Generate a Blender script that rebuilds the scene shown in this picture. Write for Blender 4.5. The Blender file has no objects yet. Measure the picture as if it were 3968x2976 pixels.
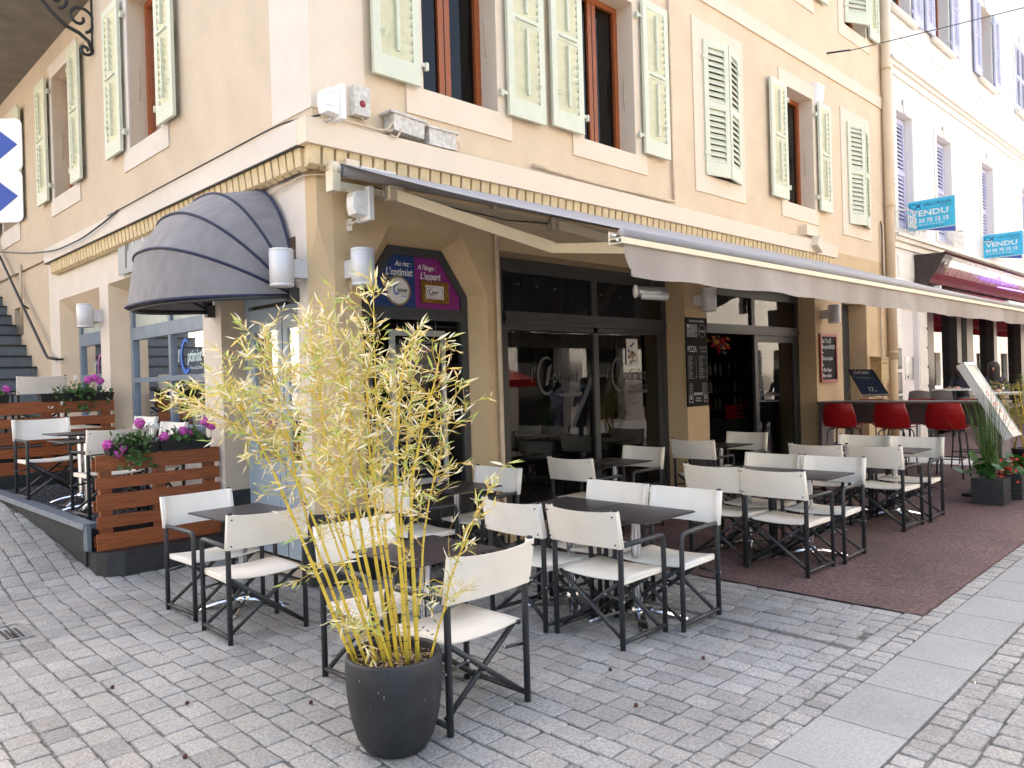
import bpy, bmesh, math, random
from mathutils import Vector, Matrix
from mathutils.geometry import tessellate_polygon
R=math.radians; PI=math.pi
random.seed(7)
scene=bpy.context.scene; COL=scene.collection
# ------------------------------------------------------------------ camera
cd=bpy.data.cameras.new('camera'); cam=bpy.data.objects.new('camera',cd); COL.objects.link(cam)
yaw,pit,rol=R(45.371),R(-.217),R(-1.6447)
cy,sy=math.cos(yaw),math.sin(yaw)
f=Vector((cy,sy,0)); r=Vector((sy,-cy,0)); u=Vector((0,0,1))
f2=math.cos(pit)*f+math.sin(pit)*u; u2=-math.sin(pit)*f+math.cos(pit)*u
r3=math.cos(rol)*r+math.sin(rol)*u2; u3=-math.sin(rol)*r+math.cos(rol)*u2
CP=Vector((-3.38,-5.69,1.68))
cam.matrix_world=Matrix(((r3.x,u3.x,-f2.x,CP.x),(r3.y,u3.y,-f2.y,CP.y),(r3.z,u3.z,-f2.z,CP.z),(0,0,0,1)))
cd.sensor_width=36; cd.lens=36*2999.3/3968; cd.clip_start=.05; cd.clip_end=800
scene.camera=cam
# ------------------------------------------------------------------ light
SUN_DIR=Vector((.45,.75,1.05)).normalized()      # from the ground towards the sun
w=bpy.data.worlds.new('World'); scene.world=w; w.use_nodes=True
nt=w.node_tree; bg=nt.nodes['Background']; sk=nt.nodes.new('ShaderNodeTexSky'); sk.sky_type='NISHITA'; sk.sun_disc=False
sk.sun_elevation=math.asin(SUN_DIR.z); sk.sun_rotation=math.atan2(SUN_DIR.x,SUN_DIR.y)
sk.air_density=1.0; sk.dust_density=5; sk.ozone_density=.6
wm=nt.nodes.new('ShaderNodeMix'); wm.data_type='RGBA'; wm.blend_type='MULTIPLY'; wm.inputs[0].default_value=1; wm.inputs[7].default_value=(1.0,.935,.84,1)
nt.links.new(sk.outputs[0],wm.inputs[6]); nt.links.new(wm.outputs[2],bg.inputs[0]); bg.inputs[1].default_value=.15
sl=bpy.data.lights.new('sun','SUN'); sl.energy=4.0; sl.angle=R(.6); sl.color=(1,.94,.84)
so=bpy.data.objects.new('sun',sl); COL.objects.link(so); so.rotation_euler=SUN_DIR.to_track_quat('Z','Y').to_euler(); so.location=(-5,-8,15)
scene.view_settings.view_transform='Standard'; scene.view_settings.look='None'; scene.view_settings.gamma=1
scene.view_settings.exposure=2.46
scene.cycles.max_bounces=6; scene.cycles.transparent_max_bounces=12
# ------------------------------------------------------------------ materials
MATS={}
def lin(h):
    c=[int(h[i:i+2],16)/255 for i in (0,2,4)]
    return tuple(x/12.92 if x<=.04045 else ((x+.055)/1.055)**2.4 for x in c)
def mat(name,col,rough=.7,metal=0,var=.12,scale=6,bump=0,bscale=60,spec=.5,emit=None,c2=None,detail=5,stretch=None,attr=None,coat=0,trans=0,dist=.02,dirt=None,rand=0):
    if name in MATS: return MATS[name]
    m=bpy.data.materials.new(name); m.use_nodes=True; MATS[name]=m
    n=m.node_tree; b=n.nodes['Principled BSDF']; L=n.links
    b.inputs['Roughness'].default_value=rough; b.inputs['Metallic'].default_value=metal
    b.inputs['Specular IOR Level'].default_value=spec
    if coat: b.inputs['Coat Weight'].default_value=coat
    if isinstance(col,str): col=lin(col)
    tc=n.nodes.new('ShaderNodeTexCoord'); mp=n.nodes.new('ShaderNodeMapping'); L.new(tc.outputs['Object'],mp.inputs[0])
    if stretch: mp.inputs['Scale'].default_value=stretch
    no=n.nodes.new('ShaderNodeTexNoise'); no.inputs['Scale'].default_value=scale; no.inputs['Detail'].default_value=detail; L.new(mp.outputs[0],no.inputs[0])
    mx=n.nodes.new('ShaderNodeMix'); mx.data_type='RGBA'
    if c2 is None: c2=tuple(max(0,x*(1-2*var)) for x in col)
    elif isinstance(c2,str): c2=lin(c2)
    rp=n.nodes.new('ShaderNodeMapRange'); rp.inputs[1].default_value=.3; rp.inputs[2].default_value=.7
    L.new(no.outputs['Fac'],rp.inputs[0]); L.new(rp.outputs[0],mx.inputs[0])
    mx.inputs[6].default_value=(*col,1); mx.inputs[7].default_value=(*c2,1)
    out=mx.outputs[2]
    if attr:
        at=n.nodes.new('ShaderNodeAttribute'); at.attribute_name=attr
        m2=n.nodes.new('ShaderNodeMix'); m2.data_type='RGBA'; m2.blend_type='MULTIPLY'; m2.inputs[0].default_value=1
        L.new(out,m2.inputs[6]); L.new(at.outputs['Color'],m2.inputs[7]); out=m2.outputs[2]
    if rand:
        oi=n.nodes.new('ShaderNodeObjectInfo'); r4=n.nodes.new('ShaderNodeMapRange'); r4.inputs[3].default_value=1-rand; r4.inputs[4].default_value=1+rand*.3; L.new(oi.outputs['Random'],r4.inputs[0])
        m4=n.nodes.new('ShaderNodeVectorMath'); m4.operation='SCALE'; L.new(out,m4.inputs[0]); L.new(r4.outputs[0],m4.inputs['Scale']); out=m4.outputs[0]
    if dirt:
        n3=n.nodes.new('ShaderNodeTexNoise'); n3.inputs['Scale'].default_value=dirt[0]; n3.inputs['Detail'].default_value=7; n3.inputs['Roughness'].default_value=.65; L.new(mp.outputs[0],n3.inputs[0])
        r3_=n.nodes.new('ShaderNodeMapRange'); r3_.inputs[1].default_value=.42; r3_.inputs[2].default_value=.68; r3_.inputs[3].default_value=1+dirt[1]*.25; r3_.inputs[4].default_value=1-dirt[1]; L.new(n3.outputs['Fac'],r3_.inputs[0])
        m3=n.nodes.new('ShaderNodeVectorMath'); m3.operation='SCALE'; L.new(out,m3.inputs[0]); L.new(r3_.outputs[0],m3.inputs['Scale']); out=m3.outputs[0]
    L.new(out,b.inputs['Base Color'])
    if bump:
        n2=n.nodes.new('ShaderNodeTexNoise'); n2.inputs['Scale'].default_value=bscale; n2.inputs['Detail'].default_value=6; L.new(mp.outputs[0],n2.inputs[0])
        bp=n.nodes.new('ShaderNodeBump'); bp.inputs['Strength'].default_value=bump; bp.inputs['Distance'].default_value=dist
        L.new(n2.outputs['Fac'],bp.inputs['Height']); L.new(bp.outputs[0],b.inputs['Normal'])
    if emit: b.inputs['Emission Color'].default_value=(*emit[0],1); b.inputs['Emission Strength'].default_value=emit[1]
    if trans:   # thin cloth / leaves: mix with translucent
        t=n.nodes.new('ShaderNodeBsdfTranslucent'); L.new(out,t.inputs[0]); ms=n.nodes.new('ShaderNodeMixShader'); ms.inputs[0].default_value=trans
        L.new(b.outputs[0],ms.inputs[1]); L.new(t.outputs[0],ms.inputs[2]); L.new(ms.outputs[0],n.nodes['Material Output'].inputs[0])
    return m
def glass(name,tint=(.75,.8,.8),refl=1.6,floor=.04):
    m=bpy.data.materials.new(name); m.use_nodes=True; MATS[name]=m
    n=m.node_tree; n.nodes.remove(n.nodes['Principled BSDF']); L=n.links
    fr=n.nodes.new('ShaderNodeFresnel'); fr.inputs[0].default_value=refl
    t=n.nodes.new('ShaderNodeBsdfTransparent'); t.inputs[0].default_value=(*tint,1)
    g=n.nodes.new('ShaderNodeBsdfGlossy'); g.inputs['Roughness'].default_value=.015
    no=n.nodes.new('ShaderNodeTexNoise'); no.inputs['Scale'].default_value=1.3; bp=n.nodes.new('ShaderNodeBump'); bp.inputs['Strength'].default_value=.05; bp.inputs['Distance'].default_value=.05
    L.new(no.outputs['Fac'],bp.inputs['Height']); L.new(bp.outputs[0],g.inputs['Normal'])
    mx=n.nodes.new('ShaderNodeMixShader'); L.new(fr.outputs[0],mx.inputs[0]); L.new(t.outputs[0],mx.inputs[1]); L.new(g.outputs[0],mx.inputs[2])
    L.new(mx.outputs[0],n.nodes['Material Output'].inputs[0]); return m
M=dict(
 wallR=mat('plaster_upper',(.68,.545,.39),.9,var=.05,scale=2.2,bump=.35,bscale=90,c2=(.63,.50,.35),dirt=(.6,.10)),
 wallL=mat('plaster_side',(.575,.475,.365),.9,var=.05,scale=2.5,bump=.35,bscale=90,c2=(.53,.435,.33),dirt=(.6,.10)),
 pale=mat('plaster_pale',(.64,.58,.52),.85,var=.04,scale=3,bump=.12,bscale=120),
 ochre=mat('plaster_ground',(.58,.43,.26),.88,var=.06,scale=2.4,bump=.3,bscale=100,c2=(.52,.38,.22),dirt=(.8,.10)),
 dentil=mat('dentil_paint',(.68,.55,.34),.85,var=.12,scale=9),
 trimR=mat('plaster_trim',(.71,.60,.475),.85,var=.03,scale=3,bump=.1,bscale=120),
 plinth=mat('plinth_paint',(.028,.030,.033),.55,var=.2,scale=14,bump=.15,bscale=70),
 white_wall=mat('neighbour_plaster',(.76,.72,.70),.9,var=.03,scale=2,bump=.1,bscale=100),
 white_trim=mat('neighbour_trim',(.80,.76,.69),.8,var=.04,scale=4),
 green=mat('shutter_green',(.605,.62,.50),.6,var=.05,scale=10,c2=(.56,.585,.47)),
 greenp=mat('shutter_slat',(.67,.68,.50),.6,var=.06,scale=10),
 lav=mat('shutter_lavender',(.56,.56,.72),.6,var=.05,scale=10),
 brown=mat('window_wood',(.33,.085,.02),.45,var=.15,scale=8,stretch=(8,8,1)),
 anth=mat('anthracite',(.032,.034,.038),.42,var=.12,scale=12),
 anth2=mat('anthracite_frame',(.045,.047,.05),.5,var=.1,scale=10),
 table=mat('tabletop_laminate',(.040,.032,.036),.36,var=.15,scale=30,spec=.6),
 canvas=mat('chair_canvas',(.87,.82,.73),.85,var=.035,scale=6,bump=.35,bscale=9,dist=.012,trans=.12,rand=.07),
 canvas_w=mat('chair_canvas_white',(.87,.84,.78),.85,var=.035,scale=6,bump=.35,bscale=9,dist=.012,trans=.12,rand=.05),
 chrome=mat('chrome',(.75,.76,.78),.12,metal=1,var=.03,scale=5),
 steel=mat('steel',(.45,.46,.47),.35,metal=.8,var=.05),
 cream=mat('awning_cream_metal',(.68,.60,.45),.45,var=.03),
 fabg=mat('awning_fabric',(.37,.355,.362),.85,var=.05,scale=4,trans=.04,bump=.1,bscale=400,dist=.003),
 fabv=mat('valance_fabric',(.40,.355,.325),.85,var=.12,scale=3,trans=.12,stretch=(1,1,.5)),
 fabd=mat('dome_fabric',(.235,.225,.235),.8,var=.06,scale=5,trans=.02,c2=(.19,.18,.19),bump=.14,bscale=9,stretch=(1,3,1),dist=.03),
 piping=mat('navy_piping',(.012,.018,.06),.6,var=.1),
 wood=mat('pallet_wood',(.33,.088,.02),.55,rand=.2,var=.25,scale=5,bump=.15,bscale=40,stretch=(1,6,12)),
 terr=mat('terrace_paint',(.026,.028,.031),.5,var=.25,scale=9,bump=.15,bscale=50),
 terrpave=mat('terrace_setts',(.060,.068,.085),.55,var=.25,scale=9), lip=mat('terrace_edge_paint',(.13,.16,.20),.45,var=.12,scale=8,bump=.08,bscale=40),
 blue=mat('blue_joinery',(.16,.21,.28),.4,var=.08,scale=9),
 door=mat('pale_blue_door',(.33,.42,.52),.4,var=.05,scale=7),
 greyw=mat('white_metal',(.66,.65,.66),.4,var=.03),
 lamp=mat('lamp_aluminium',(.62,.62,.64),.42,metal=.12,var=.04),
 whitep=mat('white_plastic',(.82,.82,.82),.4,var=.03),
 boxg=mat('dirty_box',(.68,.65,.59),.6,var=.2,scale=20),
 black=mat('black',(.008,.008,.009),.5,var=.1),
 rubber=mat('cable_rubber',(.015,.015,.017),.5),
 cablec=mat('painted_cable',(.62,.50,.36),.6),
 iron=mat('wrought_iron',(.02,.022,.026),.5,var=.2,scale=30,bump=.2,bscale=60),
 concrete=mat('balcony_soffit',(.20,.18,.155),.9,var=.15,scale=3,bump=.2,bscale=40),
 red=mat('red_plastic',(.42,.010,.014),.28,var=.08,scale=10),
 redf=mat('red_fabric',(.55,.02,.06),.7,var=.1,trans=.15),
 redpaint=mat('red_frame',(.30,.01,.02),.45,var=.1),
 bar=mat('bar_laminate',(.13,.115,.12),.45,var=.06),
 slab=mat('granite_slab',(.30,.308,.308),.7,var=.16,scale=70,bump=.3,bscale=120,dist=.004,detail=8,attr='tint',dirt=(1.4,.12)),
 sett=mat('granite_sett',(.37,.367,.352),.75,var=.24,scale=75,bump=1.0,bscale=42,dist=.012,detail=6,attr='tint',dirt=(.9,.30)),
 mortar=mat('joint_sand',(.20,.19,.18),.95,var=.35,scale=22,bump=.5,bscale=90),
 redasph=mat('red_asphalt',(.20,.118,.11),.85,var=.42,scale=40,bump=1.0,bscale=70,dist=.012,detail=9,c2=(.055,.032,.034),dirt=(.7,.32)),
 pot=mat('fibre_pot',(.022,.024,.029),.55,var=.25,scale=9,bump=.25,bscale=30,dist=.006),
 speck=mat('pot_scuffs',(.30,.30,.29),.8),
 soil=mat('soil',(.05,.03,.018),.95,var=.4,scale=40,bump=.8,bscale=60),
 culm=mat('bamboo_culm',(.74,.50,.035),.45,var=.15,scale=14,c2=(.50,.40,.06),attr=None),
 node=mat('bamboo_node',(.16,.12,.05),.6),
 leafs=mat('bamboo_leaf',(1,1,1),.55,var=.06,scale=30,attr='tint',trans=.32),
 litter=mat('dry_leaves',(.50,.36,.20),.8,var=.3,scale=60),
 gleaf=mat('geranium_leaf',(.035,.085,.02),.6,var=.3,scale=50,c2=(.07,.15,.03),trans=.15),
 gleaf2=mat('bright_leaf',(.04,.16,.03),.4,var=.3,scale=20,trans=.2),
 grass=mat('reed_green',(.10,.22,.03),.5,var=.3,scale=20,trans=.2),
 pink=mat('petal_magenta',(.78,.14,.62),.6,var=.15,scale=60,trans=.25),
 white=mat('petal_white',(.85,.85,.83),.6,var=.04,trans=.2),
 redpet=mat('petal_red',(.55,.03,.01),.6,var=.2,scale=40,trans=.2),
 chalk=mat('chalk_board',(.006,.006,.008),.7,var=.2,scale=8,spec=.15),
 slate=mat('blue_chalk_board',(.06,.09,.17),.6,spec=.2,var=.2,scale=8),
 cw=mat('chalk_white',(.72,.70,.68),.9), cp=mat('chalk_pink',(.80,.32,.27),.9), cg=mat('chalk_green',(.45,.6,.5),.9),
 ptext=mat('print_white',(.75,.75,.75),.7), pgrey=mat('print_grey',(.26,.26,.26),.7),
 navy=mat('panel_blue',(.006,.035,.16),.5,var=.05), mag=mat('panel_magenta',(.22,.012,.17),.5,var=.05),
 gold=mat('gold_frame',(.42,.22,.03),.35,metal=.5,var=.4,scale=60,bump=.5,bscale=90,dist=.01),
 rope=mat('rope',(.42,.30,.15),.8,var=.4,scale=90), paperw=mat('paper_white',(.78,.76,.70),.7),
 cyan=mat('sign_cyan',(.05,.50,.76),.45,var=.02), signblue=mat('sign_blue',(.0,.05,.33),.4,var=.02), signw=mat('sign_white',(.80,.80,.78),.4,var=.02),
 signgrey=mat('sign_grey_metal',(.27,.28,.30),.45,var=.06), navyt=mat('ink_navy',(.012,.015,.11),.6), frost=mat('frosted_film',(.055,.057,.053),.6,var=.05), brightblue=mat('film_blue',(.02,.12,.55),.5), filmw=mat('film_white',(.55,.7,.75),.6), filmpink=mat('film_pink',(.45,.12,.42),.5),
 frostglass=mat('frosted_pane',(.42,.46,.42),.35),
 fasc=mat('fascia_wood',(.045,.03,.027),.4,var=.25,scale=8), fascred=mat('fascia_red',(.075,.008,.014),.25,var=.2,scale=3),
 marble=mat('fascia_mirror',(.42,.40,.38),.25,metal=.5,var=.35,scale=3,stretch=(6,1,1),c2=(.16,.15,.13)),
 yellow=mat('mailbox_paint',(.48,.33,.13),.55,var=.2,scale=14),
 oppw=mat('opposite_plaster',(.62,.58,.52),.9,var=.05,scale=2), dark=mat('interior_dark',(.02,.018,.016),.8,var=.3,scale=3),
 curtain=mat('curtain_black',(.014,.014,.016),.8,var=.3,scale=3,stretch=(14,1,1)),
 skin=mat('skin',(.50,.28,.19),.5,var=.05), hair=mat('hair_dark',(.02,.012,.008),.6), shirtg=mat('lilac_shirt',(.26,.25,.36),.8,var=.1), shirtd=mat('dark_cloth',(.04,.04,.06),.8), shirtw=mat('pale_shirt',(.6,.58,.58),.8), mask=mat('blue_mask',(.25,.5,.65),.7), cap=mat('grey_cap',(.30,.28,.27),.8), jeans=mat('jeans',(.08,.10,.18),.8),
 purple=mat('neon_violet',(.25,.05,.9),.5,emit=((.22,.08,1.0),2.5)),
 creamc=mat('chair_grey_mesh',(.20,.18,.17),.8), orange=mat('berry',(.07,.018,.012),.5), filt=mat('filter_orange',(.7,.3,.06),.8),
)
M['glass']=glass('shop_glass',(.55,.58,.58),1.75); M['cornerglass']=glass('corner_glass',(.9,.92,.92),1.35); M['cafeglass']=glass('cafe_glass',(.5,.5,.5),2.8); M['glassl']=glass('window_glass',(.72,.78,.78),1.7); M['glassu']=glass('upper_glass',(.35,.36,.38),1.45)
# ------------------------------------------------------------------ mesh helpers
ORG={}
class MB:
    def __init__(s): s.v=[];s.f=[];s.m=[];s.sm=[];s.mats=[];s.cur=0;s.tint=None;s.fc=[]
    def use(s,mt):
        if isinstance(mt,str): mt=M[mt]
        if mt not in s.mats: s.mats.append(mt)
        s.cur=s.mats.index(mt); return s
    def add(s,vs,fs,smooth=False):
        o=len(s.v); s.v+=[tuple(x) for x in vs]
        for q in fs: s.f.append(tuple(i+o for i in q)); s.m.append(s.cur); s.sm.append(smooth); s.fc.append(s.tint)
        return s
    def box(s,a,b):
        (x0,y0,z0),(x1,y1,z1)=a,b
        if x0>x1:x0,x1=x1,x0
        if y0>y1:y0,y1=y1,y0
        if z0>z1:z0,z1=z1,z0
        return s.add([(x0,y0,z0),(x1,y0,z0),(x1,y1,z0),(x0,y1,z0),(x0,y0,z1),(x1,y0,z1),(x1,y1,z1),(x0,y1,z1)],[(0,3,2,1),(4,5,6,7),(0,1,5,4),(1,2,6,5),(2,3,7,6),(3,0,4,7)])
    def obox(s,c,ax,ay,az,h):
        c=Vector(c);ax,ay,az=[Vector(q).normalized() for q in (ax,ay,az)]
        P=[c+ax*h[0]*i+ay*h[1]*j+az*h[2]*k for k in(-1,1) for i,j in((-1,-1),(1,-1),(1,1),(-1,1))]
        return s.add(P,[(0,3,2,1),(4,5,6,7),(0,1,5,4),(1,2,6,5),(2,3,7,6),(3,0,4,7)])
    def quad(s,*p): return s.add(p,[tuple(range(len(p)))])
    def tube(s,path,rad,n=8,caps=True,smooth=True,flat=1.0,upv=None):
        P=[Vector(p) for p in path]; N=len(P)
        if not hasattr(rad,'__len__'): rad=[rad]*N
        vs=[];prev=None
        for i,p in enumerate(P):
            t=(P[min(i+1,N-1)]-P[max(i-1,0)]).normalized()
            if prev is None:
                a=Vector(upv) if upv else (Vector((0,0,1)) if abs(t.z)<.9 else Vector((1,0,0)))
            else: a=prev
            b=t.cross(a).normalized(); a=b.cross(t).normalized(); prev=a
            for k in range(n):
                an=2*PI*k/n; vs.append(p+a*math.cos(an)*rad[i]*flat+b*math.sin(an)*rad[i])
        fs=[(i*n+k,i*n+(k+1)%n,(i+1)*n+(k+1)%n,(i+1)*n+k) for i in range(N-1) for k in range(n)]
        if caps: fs+= [tuple(range(n-1,-1,-1)),tuple(range((N-1)*n,N*n))]
        return s.add(vs,fs,smooth)
    def lathe(s,prof,c=(0,0,0),n=24,smooth=True,cap0=False,cap1=False,axis='Z'):
        vs=[]
        for rr,z in prof:
            for k in range(n):
                a=2*PI*k/n
                if axis=='Z': vs.append((c[0]+rr*math.cos(a),c[1]+rr*math.sin(a),c[2]+z))
                elif axis=='X': vs.append((c[0]+z,c[1]+rr*math.cos(a),c[2]+rr*math.sin(a)))
                else: vs.append((c[0]+rr*math.cos(a),c[1]-z,c[2]+rr*math.sin(a)))
        m=len(prof); fs=[(i*n+k,i*n+(k+1)%n,(i+1)*n+(k+1)%n,(i+1)*n+k) for i in range(m-1) for k in range(n)]
        if cap0: fs.append(tuple(range(n-1,-1,-1)))
        if cap1: fs.append(tuple(range((m-1)*n,m*n)))
        return s.add(vs,fs,smooth)
    def poly(s,outer,holes=(),depth=0,F=None):
        """polygon in 2D (with holes) placed by F(a,b,d)->xyz; depth extrudes backward"""
        loops=[list(outer)]+[list(h) for h in holes]
        tri=tessellate_polygon([[Vector((a,b,0)) for a,b in l] for l in loops])
        pts=[p for l in loops for p in l]
        s.add([F(a,b,0) for a,b in pts],[tuple(t) for t in tri])
        if depth:
            s.add([F(a,b,depth) for a,b in pts],[tuple(t) for t in tri])
            for l in loops:
                n=len(l); s.add([F(a,b,0) for a,b in l]+[F(a,b,depth) for a,b in l],[(i,(i+1)%n,n+(i+1)%n,n+i) for i in range(n)])
        return s
    def build(s,name,parent=None,**tags):
        o=ORG.get(parent.name,Vector((0,0,0))) if parent else Vector((0,0,0))
        me=bpy.data.meshes.new(name); me.from_pydata([(v[0]-o.x,v[1]-o.y,v[2]-o.z) for v in s.v],[],s.f)
        for mt in s.mats: me.materials.append(mt)
        me.polygons.foreach_set('material_index',s.m); me.polygons.foreach_set('use_smooth',s.sm)
        if any(c is not None for c in s.fc):
            ca=me.color_attributes.new('tint','FLOAT_COLOR','CORNER'); arr=[]
            for p,c in zip(me.polygons,s.fc):
                c=c or (1,1,1); arr+=[c[0],c[1],c[2],1]*p.loop_total
            ca.data.foreach_set('color',arr)
        me.update(); ob=bpy.data.objects.new(name,me); COL.objects.link(ob)
        if parent: ob.parent=parent; ORG[ob.name]=o
        for k,v in tags.items(): ob[k]=v
        return ob
def thing(name,label,cat,loc=(0,0,0),rz=0,group=None):
    o=bpy.data.objects.new(name,None); COL.objects.link(o); o.empty_display_size=.1
    o.location=loc; o.rotation_euler=(0,0,rz); o['label']=label; o['category']=cat
    if group:o['group']=group
    ORG[o.name]=Vector(loc) if rz==0 else Vector((0,0,0)); return o
def solo(mb,name,label,cat,group=None):
    o=mb.build(name); o['label']=label;o['category']=cat
    if group:o['group']=group
    return o
def struct(mb,name): return mb.build(name,kind='structure')
def copy_tree(o,loc=None,rz=None,label=None):
    c=o.copy(); COL.objects.link(c)
    if loc is not None: c.location=loc
    if rz is not None: c.rotation_euler=(0,0,rz)
    if label: c['label']=label
    def rec(a,b):
        for ch in list(a.children):
            d=ch.copy(); COL.objects.link(d); d.parent=b; rec(ch,d)
    rec(o,c); return c
FY=lambda y0,sgn=1: (lambda a,b,d: (a,y0+d,b))      # wall facing -Y
FX=lambda x0: (lambda a,b,d: (x0+d,a,b))            # wall facing -X
def text(mb,s,size,F,x=0,y=0,mt=None,shear=0,align='LEFT',bold=0,sx=1.0,rot=0):
    """typeset s into mb; F(a,b,0) places local text coordinates"""
    cu=bpy.data.curves.new('t','FONT'); cu.body=s; cu.size=size; cu.shear=shear; cu.align_x=align; cu.resolution_u=2; cu.offset=bold
    o=bpy.data.objects.new('t',cu); COL.objects.link(o); dg=bpy.context.evaluated_depsgraph_get()
    me=bpy.data.meshes.new_from_object(o.evaluated_get(dg))
    if mt: mb.use(mt)
    cr,sr=math.cos(rot),math.sin(rot)
    mb.add([F(x+(v.co.x*cr*sx-v.co.y*sr),y+(v.co.x*sr*sx+v.co.y*cr),0) for v in me.vertices],[tuple(p.vertices) for p in me.polygons])
    bpy.data.objects.remove(o); bpy.data.curves.remove(cu); bpy.data.meshes.remove(me)
def TY(y0): return lambda a,b,d: (a,y0,b)
def TX(x0): return lambda a,b,d: (x0,-a,b)     # readable from -X side: local a runs towards -Y
def arc(cx,cy,r0,r1,a0,a1,n=20,e=1.0):
    o=[];i=[]
    for k in range(n+1):
        t=k/n; a=R(a0+(a1-a0)*t); wd=math.sin(PI*min(max(t,.04),.96))**.5
        rm=(r0+r1)/2; h=(r1-r0)/2*wd
        o.append((cx+(rm+h)*math.cos(a)*e,cy+(rm+h)*math.sin(a))); i.append((cx+(rm-h)*math.cos(a)*e,cy+(rm-h)*math.sin(a)))
    return o+i[::-1]
# ------------------------------------------------------------------ ground
def rise(x): return .0125*max(0.0,x-.5)
def gz(x,y):
    if y<1.5: return rise(x)
    pts=[(1.5,0),(1.95,.05),(2.7,.24),(4.1,.50),(6,.70),(12,1.5),(30,4)]
    for (a,za),(b,zb) in zip(pts,pts[1:]):
        if y<=b: t=(y-a)/(b-a); z=za+(zb-za)*t; break
    else: z=4
    # fall back to street level only to the right of the corner
    return z if x<0 else rise(x)
g=MB().use('mortar')
xs=[-60,-20,-12,-9,-7,-5,-4,-3,-2,-1.6,-1.3,-1.1,-.5,0,.01,.5,3,10,60]; ys=[-60,-20,-9,-4,0,1.2,1.5,1.7,1.95,2.2,2.45,2.7,3.1,3.6,4.1,5,6,8,12,20,30]
vs=[(x,y,gz(x,y)-.0085) for y in ys for x in xs]; n=len(xs)
g.add(vs,[(j*n+i,j*n+i+1,(j+1)*n+i+1,(j+1)*n+i) for j in range(len(ys)-1) for i in range(n-1)]); struct(g,'ground')
def edge_x(y): return -1.2-.094*max(0,y-1.9)      # outer edge of the terrace
def proj(p):
    v=Vector(p)-CP; d=v.dot(f2)
    if d<.3: return None
    return (1984+2999.3*v.dot(r3)/d,1488-2999.3*v.dot(u3)/d)
def seen(x,y,z=0,m=260):
    q=proj((x,y,z)); return q is not None and -m<q[0]<3968+m and q[1]<2976+m+300
s=MB().use('sett'); rnd=random.Random(3)
def sett(x0,x1,y0,y1,zf,rowtilt=0):
    cx,cy_=(x0+x1)/2,(y0+y1)/2
    j=lambda a:rnd.uniform(-a,a)
    C=[(x0+j(.0065),y0+j(.006)),(x1+j(.0065),y0+j(.006)),(x1+j(.0065),y1+j(.006)),(x0+j(.0065),y1+j(.006))]
    dz=j(.003); tx,ty=j(.012),j(.012)
    lo=[];mid=[];hi=[]
    for k,(a,b) in enumerate(C):
        for q in (0,1):       # chamfered corners: two points per corner
            ca,cb=C[(k-1)%4] if q==0 else C[(k+1)%4]
            L=math.hypot(ca-a,cb-b); t=rnd.uniform(.003,.013)/L
            px,py=a+(ca-a)*t,b+(cb-b)*t; zz=zf(px,py)
            lo.append((px,py,zz-.03)); mid.append((px,py,zz-.0045+dz))
            ix,iy=px+(cx-px)*.07,py+(cy_-py)*.07; hi.append((ix,iy,zf(ix,iy)+dz+tx*(ix-cx)+ty*(iy-cy_)))
    v=rnd.gauss(1,.065); wv=rnd.uniform(-.022,.022)
    if rnd.random()<.06: v*=.82
    s.tint=(v*(1+wv),v,v*(1.02-wv))
    s.add(lo+mid+hi+[(cx,cy_,zf(cx,cy_)+dz+.003)],[(i,(i+1)%8,8+(i+1)%8,8+i) for i in range(8)]+[(8+i,8+(i+1)%8,16+(i+1)%8,16+i) for i in range(8)]+[(16+i,16+(i+1)%8,24) for i in range(8)],False)
def warp(x,y): return x+(.06*math.sin(y*.55+x*.3)+.012*math.sin(y*2.1+x) if x<2.0 else 0)
RW=.142
def fill(xa,xb,ya,yb,ok,L0=.15,L1=.215):
    x=xa
    while x<xb-.02:
        rw=RW*rnd.uniform(.93,1.07); x1=min(x+rw,xb)
        if xb-x1<.07: x1=xb
        y=ya-rnd.uniform(0,.12)
        while y<yb:
            l=rnd.uniform(L0,L1); y0=max(y,ya); y1=y+l
            if yb-y1<.07: y1=yb; l=y1-y+.001
            cx,cy_=(x+x1)/2,(y0+y1)/2
            if y1-y0>.06 and ok(cx,cy_) and seen(cx,cy_,gz(cx,cy_)):
                wx=warp(cx,cy_)-cx if xb<2.18 or cx<1.4 else 0
                sett(x+wx+.0055,x1+wx-.0055,y0+.0035,y1-.0035,lambda a,b:gz(a,b))
            y+=l
        x=x1
def okA(x,y):
    if y>-.02 and x>-.02: return False
    if y>1.86 and x>edge_x(y)-.04: return False
    if x<0 and y>9: return False
    return True
fill(-7.5,2.19,-3.78,10,okA)
fill(-7.5,14,-7.6,-4.70,lambda x,y:True)
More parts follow.
